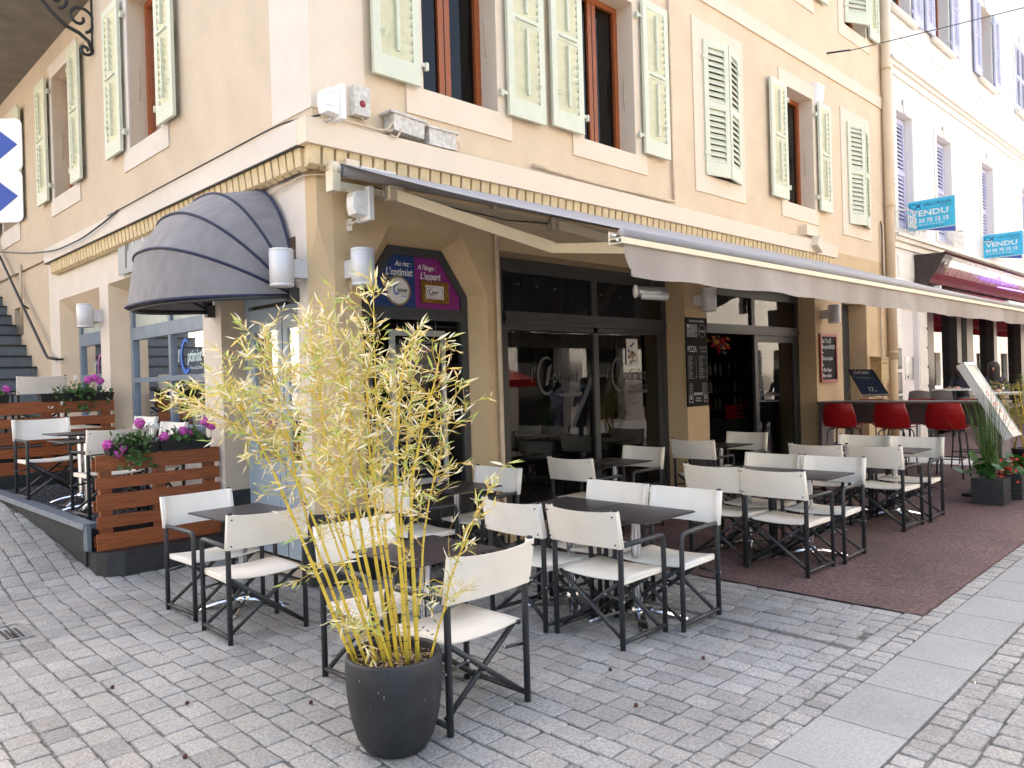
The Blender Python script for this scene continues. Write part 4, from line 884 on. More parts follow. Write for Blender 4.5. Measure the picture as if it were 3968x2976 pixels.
for (px,py,n_) in ((1000,1540,12),(830,1480,7),(700,1500,4),(900,1380,5),(1120,1420,12),(1260,1400,13),(1380,1440,12),(1500,1500,9),(1640,1480,9),(1180,1560,11),(1330,1600,12),(1480,1680,9),(1060,1680,9),(1240,1760,10),(1400,1800,9),(1280,1980,6),(1220,2130,4),(1500,1900,6),(1600,1780,7),(1450,2200,5),(1330,2380,5),(1470,2430,7),(1570,2330,5),(1660,2100,3)):
    for i in range(int(n_*.68+.5)):
        p=atd(px+rn.gauss(0,70),py+60+rn.gauss(0,55),rn.gauss(0,.16)); d=(Vector((rn.gauss(0,1),rn.gauss(0,1),rn.gauss(.5,.5)))+ (p-Vector((PX,PY,1.2)))*.8).normalized(); twiglet(p,d,rn.uniform(.08,.18),rn.randint(4,8))
        near=sorted(((p-q_).length+max(0,q_.z-p.z)*2,k2) for k2,q_ in enumerate(allp))[0][1]; q_=allp[near]; mid_=q_.lerp(p,.5)+Vector((0,0,.03)); twig.tube([q_,mid_,p],[.0024,.0019,.0014],4,False)
        if (p-q_).length>.12:
            for _ in range(2): twiglet(q_.lerp(p,rn.uniform(.4,.8)),(p-q_).normalized()+Vector((rn.gauss(0,.5),rn.gauss(0,.5),rn.gauss(0,.4))),.08,5,1)
twig.build('twigs',t); leaf.build('foliage',t)
q=MB().use('gleaf2')
for k in range(70):
    p=Vector((PX+.12+rn.gauss(0,.05),PY-.02+rn.gauss(0,.05),rn.uniform(.5,.72))); d=Vector((rn.gauss(0,1),rn.gauss(0,1),rn.gauss(.3,.5))).normalized(); e=d.cross(Vector((.3,.2,1))).normalized()*.008; q.add([p,p+d*.012+e,p+d*.026,p+d*.012-e],[(0,1,2,3)])
solo(q,'weed','small bright green weed sprouting at the right of the bamboo stems','weed')
# ------------------------------------------------------------------ long awning
AW=thing('terrace_awning','long grey retractable awning over the terrace tables with cream arms','awning',(5,-1.5,2.9))
X0,X1=.10,10.15; zr,yr=3.455,-.20; zf_,yf=2.50,-3.0
q=MB().use('fabg'); nx,ny=60,14; vs=[]
for j in range(ny+1):
    for i in range(nx+1):
        t_=j/ny; xx=X0+.02+(X1-X0-.04)*i/nx; vs.append((xx,yr-.01+(yf-yr+.01)*t_,zr+.052+(zf_-zr-.022)*t_-.02*math.sin(PI*t_)+.004*math.sin(xx*5.2)*t_))
m=nx+1; q.add(vs,[(j*m+i,j*m+i+1,(j+1)*m+i+1,(j+1)*m+i) for j in range(ny) for i in range(nx)],True); q.build('canopy',AW)
q=MB().use('fabg'); q.tube([(X0+.03,yr,zr),(X1-.03,yr,zr)],.054,16); q.build('roller',AW)
q=MB().use('steel'); q.tube([(X0-.01,yr,zr),(X0+.03,yr,zr)],.045,14); q.use('cream'); q.tube([(X0-.07,yr,zr+.0),(X0-.01,yr,zr)],.062,16); q.box((X0-.075,yr-.045,3.27),(X0+.0,yr+.06,zr-.02)); q.box((X0,yr-.02,3.295),(X1,yr+.045,3.355)); q.build('support_bar',AW)
q=MB().use('cream'); q.box((X0+.012,yf-.060,zf_-.064),(X1,yf-.052,zf_-.030)); q.box((X0+.012,yf+.028,zf_-.064),(X1,yf+.036,zf_+.01)); q.box((X0+.012,yf-.052,zf_-.064),(X1,yf+.028,zf_-.058)); q.box((X0+.012,yf-.052,zf_-.038),(X1,yf+.028,zf_-.032)); q.use('fabg'); q.tube([(X0+.05,yf-.03,zf_+.0),(X1,yf-.03,zf_+.0)],.028,12); q.use('chrome'); 
for a,b in ((.0,-.015),(-.03,-.048)): q.tube([(X0+.002,yf+a,zf_+b),(X0+.06,yf+a,zf_+b)],.008,8)
q.build('front_bar',AW)
q=MB().use('fabv'); nx,nz=150,7; vs=[]
for j in range(nz+1):
    for i in range(nx+1):
        t_=j/nz; xx=X0+.05+(X1-X0-.05)*i/nx + (.10*t_*t_ if i==0 else 0); amp=.022*t_; wv=math.sin(xx*2.3)+.6*math.sin(xx*5.1+1)+.4*math.sin(xx*11.3+2)
        lo=-.175-.010*math.sin(xx*PI/.9)**2; vs.append((xx,yf-.04+amp*wv-.01*t_,zf_-.062+lo*t_))
m=nx+1; q.add(vs,[(j*m+i,j*m+i+1,(j+1)*m+i+1,(j+1)*m+i) for j in range(nz) for i in range(nx)],True); q.build('valance',AW)
def arm(a,b,c):
    q=MB().use('cream'); a,b,c=map(Vector,(a,b,c))
    for p,s2,w2 in ((a,b,.045),(b,c,.038)):
        d=(s2-p).normalized(); sd=Vector((0,0,1)); n_=d.cross(sd).normalized(); up_=n_.cross(d); q.obox((p+s2)/2,d,n_,up_,((s2-p).length/2,w2*.6,w2))
    q.obox(a,(1,0,0),(0,1,0),(0,0,1),(.07,.05,.06)); q.obox(b,(1,0,0),(0,1,0),(0,0,1),(.028,.035,.035)); q.use('steel'); q.tube([b-Vector((0,0,.045)),b+Vector((0,0,.045))],.014,8); q.tube([a-Vector((.1,0,.06)),a-Vector((.1,0,-.06))],.01,6)
    q.build('folding_arm',AW)
arm((.60,-.28,3.31),(1.36,-1.43,2.76),(.62,-2.98,2.47)); arm((2.67,-.28,3.30),(3.45,-1.5,2.80),(3.2,-2.98,2.47)); arm((5.6,-.28,3.30),(6.4,-1.5,2.80),(5.9,-2.98,2.47)); arm((9.2,-.28,3.30),(8.5,-1.5,2.80),(9.0,-2.98,2.47))
q=MB().use('black'); q.tube([(.45,-.22,3.36),(1.2,-.24,3.30),(2.0,-.24,3.27),(2.6,-.24,3.31),(3.2,-.24,3.28)],.006,6); q.build('cable',AW)
t=thing('heat_lamp','small aluminium terrace heater with ribbed end hanging under the awning edge','heater',(2.2,-1.8,2.4))
q=MB().use('steel'); q.tube([(2.07,-1.72,2.42),(2.29,-1.87,2.405)],.046,12); q.use('greyw'); q.tube([(2.06,-1.713,2.42),(2.07,-1.72,2.42)],.056,16); q.build('housing',t)
q=MB().use('lamp'); q.tube([(2.09,-1.76,2.385),(2.28,-1.90,2.37)],.036,4); q.build('reflector',t)
q=MB().use('anth'); q.tube([(2.18,-1.80,2.45),(2.18,-1.80,2.82)],.012,8); q.build('bracket',t)
# ------------------------------------------------------------------ dome awning
t=thing('dome_awning','rounded grey basket awning with navy piping over the blue door','awning',(0,1.2,2.47))
yc,hw=1.17,.84; RR=1.03
angs=[88,66,45,23,-3]; N=36
def hoop(an,k=1.0):
    a=R(an); out=[]
    for i in range(N+1):
        u_=-1+2*i/N; e=(1-abs(u_)**2.6)**(1/2.1)
        out.append(Vector((-RR*k*e*math.cos(a)-.02,yc+hw*u_,2.47+RR*k*e*math.sin(a))))
    return out
q=MB().use('fabd'); steps=[]
for a,b in zip(angs,angs[1:]):
    A,Bq=hoop(a),hoop(b)
    rows=[]
    for s2 in range(5):
        tt=s2/4; sag=1-.035*math.sin(PI*tt); rows.append([ (p.lerp(w2,tt)-Vector((-.02,0,2.47))*1)*1 for p,w2 in zip(A,Bq)])
    vs=[]
    for r_i,rw in enumerate(rows):
        for i,p in enumerate(rw):
            tt=r_i/4; P_=A[i].lerp(Bq[i],tt); P_.y=P_.y+.0; vs.append(P_+Vector((0,0,0)))
    m=N+1; q.add(vs,[(j*m+i,j*m+i+1,(j+1)*m+i+1,(j+1)*m+i) for j in range(4) for i in range(N)],True)
q.build('canopy',t)
q=MB().use('piping')
for a in angs: q.tube(hoop(a,1.004),.013,6)
q.tube([hoop(-3)[0],hoop(88)[0]],.01,6)
q.build('piping',t)
q=MB().use('anth2')
for a in angs[1:]:
    h=hoop(a,.985); q.tube(h,.009,6)
h=hoop(-4,.95); q.tube([p+Vector((0,0,-.01)) for p in h],.017,6)
for yy in (yc-hw,yc+hw): q.box((-.08,yy-.04,2.41),(0,yy+.04,2.53))
q.build('hoops',t)
# ------------------------------------------------------------------ wall lamps
def wlamp(c,n,label):
    """c: axis of cylinder, n: unit to wall-outward ; arm goes sideways into wall"""
    t=thing('wall_lamp',label,'wall lamp',c,0,'cylindrical up-and-down wall lamps')
    q=MB().use('lamp'); x,y,z=c; q.lathe([(.0,-.155),(.095,-.155),(.099,-.150),(.099,-.134),(.096,-.132),(.099,-.130),(.099,.130),(.096,.132),(.099,.134),(.099,.150),(.095,.155),(.082,.155),(.082,.13),(0,.13)],c,28); q.build('shade',t)
    q=MB().use('lamp'); w2=Vector(n); a=Vector(c)-w2*.09; b=Vector(c)-w2*.215; sd=Vector((-w2.y,w2.x,0)); q.obox((a+b)/2,w2,sd,(0,0,1),((b-a).length/2,.045,.075)); q.build('bracket',t)
wlamp((-.20,5.49,2.70),(-1,0,0),'white wall lamp beside the narrow blue side window near the stairs')
wlamp((-.215,.19,2.67),(-1,0,0),'white wall lamp at the right end of the dome awning')
wlamp((.31,-.215,2.67),(0,-1,0),'wall lamp left of the blue and magenta sign panel')
wlamp((5.76,-.21,2.69),(0,-1,0),'wall lamp above the black pizza menu'); wlamp((9.75,-.21,2.66),(0,-1,0),'wall lamp above the red framed chalkboard')
# floodlights
def flood(c,label):
    k_=.8
    t=thing('floodlight',label,'floodlight',c,0,'white floodlights on the corner'); x,y,z=c
    q=MB().use('whitep'); q.add([(x-.13,y+.08,z-.11),(x-.13,y-.08,z-.11),(x-.16,y+.06,z-.04),(x-.16,y-.06,z-.04),(x-.16,y+.06,z+.06),(x-.16,y-.06,z+.06),(x-.13,y+.08,z+.12),(x-.13,y-.08,z+.12),(x,y+.10,z-.13),(x,y-.10,z-.13),(x,y+.10,z+.14),(x,y-.10,z+.14)],[(0,1,3,2),(2,3,5,4),(4,5,7,6),(0,8,9,1),(6,7,11,10),(0,2,4,6,10,8),(1,9,11,7,5,3)],False); q.v=[(x+(a-x)*k_,y+(b-y)*k_,z+(c_-z)*k_) for a,b,c_ in q.v]; q.build('housing',t)
    q=MB().use('whitep'); q.box((x+.001,y-.10,z-.135),(x+.045,y+.10,z+.145)); q.build('front_frame',t)
    q=MB().use('whitep'); 
    for zz in (-.04,.06): q.box((x-.11,y-.076,z+zz),(x-.02,y-.070,z+zz+.010))
    q.build('fins',t); q=MB().use('boxg'); q.box((x-.05,y+.10,z-.2),(x-.04,y+.2,z-.1)); q.tube([(x-.05,y+.15,z-.15),(x-.05,y-.02,z-.13)],.01,6); q.build('bracket',t)
flood((.09,-.20,3.985),'white floodlight mounted above the corner of the cornice ledge'); flood((.35,-.18,3.20),'white floodlight mounted on the pier below the awning bar')
def cable(pts,rad,label,mt='cablec',name='cable'):
    q=MB().use(mt); P=[Vector(p) for p in pts]; out=[]
    for i in range(len(P)-1):
        for k in range(6): out.append(P[i].lerp(P[i+1],k/6))
    out.append(P[-1])
    for _ in range(3): out=[out[0]]+[(out[i-1]+out[i]*2+out[i+1])/4 for i in range(1,len(out)-1)]+[out[-1]]
    q.tube(out,rad,6); return solo(q,name,label,'cable','wall cables')
t=thing('junction_box','narrow grey box with a red spot above the cornice corner','junction box',(.42,-.04,4.12)); q=MB().use('boxg'); q.box((.36,-.09,4.0),(.52,-.001,4.25)); q.build('body',t); q=MB().use('redpaint'); q.lathe([(0,0),(.03,0),(.03,.004),(0,.004)],(.44,-.0905,4.10),16,axis='Y'); q.build('red_spot',t)
t=thing('junction_box','left large dirty white box lying on the cornice ledge','junction box',(.9,-.1,3.9)); q=MB().use('boxg'); q.obox((.88,-.09,3.985),(1,0,-.06),(0,1,0),(.06,0,1),(.17,.075,.075)); q.build('body',t); q=MB().use('boxg'); q.obox((.87,-.095,4.066),(1,0,-.06),(0,1,0),(.06,0,1),(.20,.09,.01)); q.build('lid',t)
t=thing('junction_box','right pinkish white box lying on the cornice ledge','junction box',(1.3,-.1,3.9)); q=MB().use('boxg'); q.obox((1.27,-.09,3.945),(1,0,0),(0,1,0),(0,0,1),(.16,.07,.075)); q.build('body',t); q=MB().use('boxg'); q.obox((1.27,-.095,4.028),(1,0,0),(0,1,0),(0,0,1),(.19,.085,.008)); q.build('lid',t)
cable([(-.165,4.6,3.865),(-.17,2.6,3.875),(-.165,1.4,3.88),(-.165,.2,3.885),(-.02,-.165,3.885)],.009,'grey cable running along the side ledge to the corner','rubber')
cable([(-.2,10.8,4.30),(-.2,10.1,4.18),(-.2,8.2,3.89),(-.2,6.7,3.73),(-.2,5.5,3.72),(-.19,4.7,3.79),(-.165,4.2,3.87)],.011,'black cable sagging at the far left of the side wall','rubber')
cable([(-.03,.75,3.52),(-.04,.5,3.47),(-.05,.2,3.47),(-.03,-.05,3.51),(.13,-.09,3.52)],.009,'black cable curving round the corner below the dentils','rubber')
cable([(-.03,.7,3.40),(-.04,.4,3.43),(-.04,.1,3.45),(.1,-.08,3.44)],.007,'painted cable just below the black one at the corner')
cable([(-.02,-.16,3.88),(.3,-.165,3.885),(.62,-.165,3.88),(.72,-.15,4.0)],.012,'thick painted cable from the corner to the left box')
cable([(.44,-.06,4.0),(.46,-.1,3.92),(.55,-.14,3.89),(.70,-.16,3.9),(.74,-.12,4.02)],.009,'painted cable looping from the red-spot box')
cable([(.66,-.17,3.86),(.72,-.19,3.84),(.78,-.17,3.92),(.80,-.12,4.03)],.009,'loose painted cable end hanging over the ledge by the left box')
cable([(1.43,-.1,4.0),(1.50,-.12,3.96),(1.49,-.14,3.88),(1.40,-.14,3.875)],.006,'thin painted loop on the right box')
cable([(1.45,-.10,3.875),(2.4,-.10,3.88),(4.0,-.09,3.88),(6,-.09,3.88),(8.0,-.10,3.88),(9.6,-.1,3.9)],.011,'painted cable lying along the front ledge')
cable([(2.6,-.05,3.96),(3.6,-.05,3.93),(5.25,-.05,3.95)],.022,'thick pale conduit above the front ledge',name='conduit')
cable([(5.27,-.03,6.8),(5.27,-.03,3.98)],.017,'thin vertical conduit on the upper wall right of the second open window',name='conduit')
cable([(2.03,-.04,3.48),(2.03,-.045,3.3),(2.03,-.045,1.6),(2.04,-.045,.05)],.022,'ochre vertical pipe between the shop window and the dark shopfront',name='wall_pipe')
t=thing('led_driver','small white driver box on the dentils above the awning roller','box',(.5,-.13,3.5)); q=MB().use('greyw'); q.box((.36,-.16,3.47),(.72,-.118,3.54)); q.build('body',t); q=MB().use('trimR'); q.box((.22,-.15,3.44),(.35,-.05,3.58)); q.build('junction',t)
t=thing('outdoor_siren','white alarm siren box at the top of the fourth window','siren',(9.75,-.05,6.4)); q=MB().use('whitep'); q.add([(9.64,0,6.22),(9.86,0,6.22),(9.87,0,6.60),(9.60,0,6.60),(9.68,-.07,6.24),(9.84,-.07,6.24),(9.87,-.10,6.58),(9.61,-.10,6.58)],[(0,1,5,4),(4,5,6,7),(7,6,2,3),(0,4,7,3),(1,2,6,5)]); q.build('cover',t); q=MB().use('redpaint'); q.box((9.73,-.085,6.235),(9.80,-.06,6.26)); q.build('red_light',t)
t=thing('junction_box','beige box tilted at the end of the cornice','junction box',(9.2,-.1,3.95)); q=MB().use('trimR'); q.box((8.95,-.14,3.93),(9.35,-.001,4.10)); q.build('body',t); q=MB().use('trimR'); q.obox((9.2,-.2,3.78),(1,0,-.6),(0,1,0),(.6,0,1),(.11,.06,.09)); q.build('lower_box',t)
# ------------------------------------------------------------------ wall signs and boards
t=thing('metal_sign','grey metal sign with cut-out lettering half behind the dome awning','sign',(-.05,4,3.3)); q=MB().use('signgrey'); Fm=lambda a,b,d:(-.06+d,-a,b)
q.poly([(-4.60,3.13),(-2.6,3.13),(-2.6,3.53),(-3.62,3.53)]+[(-3.86+.24*math.cos(R(a)),3.50+.22*math.sin(R(a))) for a in range(10,171,20)]+[(-4.60,3.53)],(),.01,Fm); q.build('plate',t)
q=MB(); Ts=lambda a,b,d:(-.064,-a,b); text(q,"l'",.42,Ts,-4.36,3.20,'black',.1,'LEFT',.004,.8); text(q,'ptimist',.36,Ts,-3.78,3.20,'black',.1,'LEFT',.004,.8); q.use('whitep'); q.poly(arc(-3.90,3.40,.17,.23,10,170,14,.9),(),0,lambda a,b,d:(-.064,-a,b)); q.build('lettering',t)
t=thing('menu_chalkboard','large white framed chalkboard menu hanging inside the shop window','chalkboard',(1.27,.35,.7)); cx0,cx1,cz0,cz1=.94,1.61,.70,2.20
q=MB().use('greyw'); ring(q,rc(cx0,cz0,cx1,cz1),rc(cx0+.055,cz0+.055,cx1-.055,cz1-.055),FY(.30),0,.03); q.build('frame',t)
q=MB().use('chalk'); q.box((cx0+.05,.315,cz0+.05),(cx1-.05,.325,cz1-.05)); q.build('slate',t)
q=MB(); T3=TY(.311); text(q,'Propositions du Moment',.058,T3,1.275,2.07,'cw',.15,'CENTER',0,.78); text(q,'UNIQUEMENT \u00e0 11h30 \u00e0 14h',.047,T3,1.275,1.995,'cp',.1,'CENTER',.001,.72); text(q,'Les Salades',.05,T3,1.275,1.92,'cp',.25,'CENTER',0,.8)
ln=[('Salade Landaise et noix','13.50'),('Salade du chef','13.-'),('Salade italienne','12.50'),('Tartare de boeuf','19.-'),('Burger maison','16.50'),('Burger XXL','18.-'),('Filets de perche','18.50'),('Pizza du jour','12.50'),('Risotto du moment','13.50'),('Carpaccio','12.50'),('Plat du jour','12.-'),('Assiette froide','12.50'),('Menu du midi avec','14.50'),('Bambino au choix','8.50'),('(Plats avec des Produits frais)','')]
z=1.85
for a,b in ln:
    text(q,a,.044,T3,1.02,z,'cw',.3,'LEFT',0,.72)
    if b: text(q,b,.05,T3,1.54,z,'cp',.1,'RIGHT',.001,.75)
    z-=.072
q.build('handwriting',t)
q=MB().use('steel'); q.tube([(1.03,.31,2.2),(1.03,.31,2.29)],.004,5); q.tube([(1.50,.31,2.2),(1.50,.31,2.29)],.004,5); q.build('hooks',t)
w_=MB().use('wallL'); w_.box((1.62,.7,.62),(1.9,.72,1.5)); 
solo(MB().use('greyw').box((1.35,.9,.62),(1.8,1.3,1.25)),'inner_cabinet','pale cabinet standing inside the corner shop window','cabinet')
t=thing('pizza_menu','tall black printed pizza menu fixed on the ochre pillar','menu panel',(5.73,-.02,1.8)); q=MB().use('chalk'); q.box((5.47,-.03,1.27),(5.99,-.012,2.46)); q.build('panel',t)
q=MB(); T4=TY(-.0325); text(q,"RESTAURATION & PIZZERIA",.04,T4,5.73,2.40,'ptext',0,'CENTER',.001,.72); text(q,'PIZZA',.11,T4,5.49,2.00,'ptext',0,'LEFT',.0008,.74); text(q,'SUR PLACE OU',.042,T4,5.965,2.045,'pgrey',0,'RIGHT',.001,.65); text(q,'\u00c0 EMPORTER',.042,T4,5.965,1.995,'pgrey',0,'RIGHT',.001,.65)
q.use('pgrey')
for c_ in (5.50,5.76):
    for k in range(15): z=1.94-k*.021; q.box((c_,-.0325,z),(c_+random.uniform(.08,.15),-.0322,z+.007)); q.box((c_+.18,-.0325,z),(c_+.20,-.0322,z+.007))
for k in range(9): z=1.57-k*.02; q.box((5.51+.0,-.0325,z),(5.60,-.0322,z+.006)); q.box((5.82,-.0325,z),(5.94,-.0322,z+.006))
text(q,'BON PLAN !',.05,T4,5.73,1.42,'ptext',0,'CENTER',.001,.75); text(q,'Happy Hour',.035,T4,5.73,1.37,'ptext',0,'CENTER',0,.75); text(q,'Food & Drink',.035,T4,5.73,1.335,'ptext',0,'CENTER',0,.75)
for cx_ in (5.55,5.91): q.poly([(cx_-.05,1.33),(cx_+.04,1.32),(cx_+.05,1.41),(cx_-.04,1.42)],[[(cx_-.044,1.336),(cx_+.034,1.326),(cx_+.044,1.404),(cx_-.034,1.414)]],0,FY(-.0325)); q.poly(arc(cx_,1.38,.0,.018,0,359,10),(),0,FY(-.0325))
q.build('print',t)
q=MB().use('pgrey'); q.box((5.485,-.0325,2.20),(5.74,-.032,2.37)); q.use('bar'); 
for k in range(9): a=random.uniform(5.49,5.70); b=random.uniform(2.21,2.34); q.use(random.choice(['bar','navy','cp','paperw'])); q.box((a,-.034-.0003*k,b),(a+.04,-.033,b+.025))
q.build('picture',t)
q=MB().use('ptext'); ringp=[(5.86+.085*math.cos(k*PI/12),-.033,2.285+.085*math.sin(k*PI/12)) for k in range(25)]; q.tube(ringp,.0025,4,False); text(q,'Optimist',.045,T4,5.865,2.27,'ptext',.2,'CENTER',.001,.75); q.build('logo',t)
t=thing('red_chalkboard','red framed chalkboard on the pillar left of the alley door','chalkboard',(9.95,-.03,1.9)); q=MB().use('redpaint'); ring(q,rc(9.58,1.50,10.26,2.34),rc(9.63,1.55,10.21,2.29),FY(-.04),0,.03); q.build('frame',t); q=MB().use('chalk'); q.box((9.62,-.022,1.54),(10.22,-.012,2.30)); q.build('slate',t)
q=MB(); T5=TY(-.024)
for k,(s2,sz) in enumerate((('Le 17 et 25',.11),('Bon plan BURGER',.095),('~',.12),('Choix de p\u00e2tes',.095),('ou',.07),('- Plats V\u00e9gans',.09),('Menu enfants',.09))): text(q,s2,sz,T5,9.66,2.18-k*.098,'cw',.25,'LEFT',.001,.72)
q.build('handwriting',t)
# ------------------------------------------------------------------ bar table, stools
t=thing('bar_table','long high grey bar table standing at right angles to the wall','bar table',(9.55,-1.3,0)); q=MB().use('bar'); q.box((9.3,-2.75,1.15),(9.85,-.06,1.19)); q.build('top',t); q=MB().use('bar'); q.box((9.34,-.12,0),(9.8,-.07,1.149)); q.build('end_panel',t); q=MB().use('bar'); q.box((9.34,-2.72,0),(9.8,-2.67,1.149)); q.build('end_panel',t); q=MB().use('bar'); q.box((9.56,-2.67,.84),(9.6,-.12,1.149)); q.build('apron',t)
def make_stool():
    t=thing('bar_stool','x','bar stool',(0,0,0)); q=MB().use('red')   # faces +Y
    n,mm=12,10; vs=[]
    for j in range(mm+1):
        tt=j/mm
        if tt<.45: yy=.19-.36*tt/.45; zz=.70-.012*math.sin(PI*tt/.45)
        else: a=(tt-.45)/.55; yy=-.17-.07*math.sin(a*PI/2)-.02*a; zz=.70+.385*a**1.1
        wd=.225+.035*math.sin(PI*min(1,max(0,(tt-.35)/.6))) - (.02*max(0,(tt-.85)/.15))
        for i in range(n+1):
            u_=-1+2*i/n; vs.append((u_*wd,yy+.055*u_*u_*(1 if tt>.45 else 0),zz+.028*u_*u_*(1 if tt<.5 else .0)+.004*math.cos(u_*16)*math.cos(tt*46)))
    m=n+1; fs=[(j*m+i,j*m+i+1,(j+1)*m+i+1,(j+1)*m+i) for j in range(mm) for i in range(n)]
    q.add(vs,fs,False); q.add([(a,b-.012 if k//m>4 else b,c-.012) for k,(a,b,c) in enumerate(vs)],fs,False)
    bd=[i for i in range(m)]+[j*m+n for j in range(1,mm+1)]+[mm*m+i for i in range(n-1,-1,-1)]+[j*m for j in range(mm-1,0,-1)]
    vv=vs; w2=[(a,b-.012 if k//m>4 else b,c-.012) for k,(a,b,c) in enumerate(vs)]; nb=len(bd); q.add([vv[i] for i in bd]+[w2[i] for i in bd],[(i,(i+1)%nb,nb+(i+1)%nb,nb+i) for i in range(nb)]); q.build('shell',t)
    for sx in (-1,1):
        for sy_ in (-1,1):
            q=MB().use('anth'); q.tube([(sx*.10,sy_*.10,.68),(sx*.165,sy_*.15,.67),(sx*.185,sy_*.17,.63),(sx*.225,sy_*.215,0)],.011,8); q.build('leg',t)
    q=MB().use('anth'); P_=[(-.205,-.195,.28),(.205,-.195,.28),(.205,.195,.28),(-.205,.195,.28),(-.205,-.195,.28)]
    q.tube(P_,.009,6,False); q.build('footrest',t); return t
st0=make_stool(); st0.location=(9.02,-.62,.10); st0.rotation_euler=(0,0,-PI/2); st0['label']='near-side red bar stool closest to the pillar'; st0['group']='red bar stools at the bar table'
for x,y,rz,lb in ((8.98,-1.42,-PI/2-.05,'middle red bar stool on the near side of the bar'),(8.98,-2.14,-PI/2+.04,'near-side red bar stool beside the reed planter'),(10.2,-.55,PI/2,'far-side red bar stool nearest the wall, only its top edge above the bar'),(10.2,-1.35,PI/2+.05,'middle red bar stool on the far side of the bar'),(10.2,-2.1,PI/2,'far-side red bar stool by the lit menu stand')): copy_tree(st0,(x,y,.105),rz,lb)
# easel with blue chalkboard on bar
t=thing('easel_board','small black framed blue chalkboard on a wooden easel on the bar table','chalkboard',(9.55,-.8,1.19))
A=Vector((9.62,-.47,1.70));Bv=Vector((9.62,-.86,1.69));Cv=Vector((9.40,-1.18,1.29));Dv=Vector((9.40,-.79,1.28))
q=MB().use('slate'); n_=(Bv-A).cross(Dv-A).normalized(); n_=-n_ if n_.x>0 else n_
q.quad(A,Bv,Cv,Dv); q.quad(*[p-n_*.012 for p in (A,Bv,Cv,Dv)]); q.build('slate',t)
q=MB().use('black')
for p,w2 in ((A,Bv),(Bv,Cv),(Cv,Dv),(Dv,A)): q.tube([p+n_*.004,w2+n_*.004],.012,4)
q.use('greyw'); q.obox((Cv+Dv)/2+n_*.02,(Cv-Dv),n_,(A-Dv),(.2,.012,.008)); q.build('frame',t)
ex=(Bv-A).normalized(); ey=(A-Dv).normalized(); Te=lambda a,b,d: Dv+ex*a+ey*b+n_*.006
q=MB(); text(q,"L'OPTIMIST",.085,Te,.05,.48,'cw',0,'LEFT',.002,.62); text(q,'Menu Burger +',.06,Te,.06,.38,'cg',.2,'LEFT',0,.7); text(q,'17.50',.13,Te,.13,.10,'cw',.1,'LEFT',.004,.72); q.build('handwriting',t)
q=MB().use('litter'); q.tube([(9.64,-.62,1.80),(9.50,-.85,1.195)],.007,5); q.tube([(9.60,-.60,1.72),(9.45,-.50,1.195)],.007,5); q.tube([(9.5,-.85,1.27),(9.42,-1.2,1.195)],.007,5); q.build('easel_legs',t)
# ------------------------------------------------------------------ menu stand, planters
t=thing('menu_stand','slanted steel menu case on a post above the black planters','menu stand',(7.7,-3.0,0)); cs=Vector((7.86,-2.93,1.26)); dn=Vector((0,-.50,-.90)).normalized(); nr=Vector((-.25,-.88,.50)).normalized(); ax=Vector((1,0,0)); nr=(dn.cross(ax)).normalized(); nr=-nr if nr.z<0 else nr
q=MB().use('greyw'); q.obox(cs,ax,dn,nr,(.22,.535,.045)); q.build('case',t)
q=MB().use('paperw'); q.obox(cs+nr*.047,ax,dn,nr,(.19,.49,.002)); q.use('cp')
for k in range(26): q.obox(cs+nr*.0495+ax*random.uniform(-.1,.1)+dn*random.uniform(-.1,.45),ax,dn,nr,(random.uniform(.02,.07),.006,.0005))
q.build('menu_sheet',t); q=MB().use('steel')
for sg in (-1,1): q.obox(cs+nr*.05+dn*.515*sg,ax,dn,nr,(.22,.02,.006)); q.obox(cs+nr*.05+ax*.205*sg,ax,dn,nr,(.015,.495,.006))
q.build('glazing_bars',t); q=MB().use('steel'); q.box((7.80,-2.99,.05),(7.90,-2.91,1.22)); q.build('post',t); q=MB().use('black'); q.box((7.3,-3.0,.08),(8.4,-2.75,.13)); q.build('foot',t)
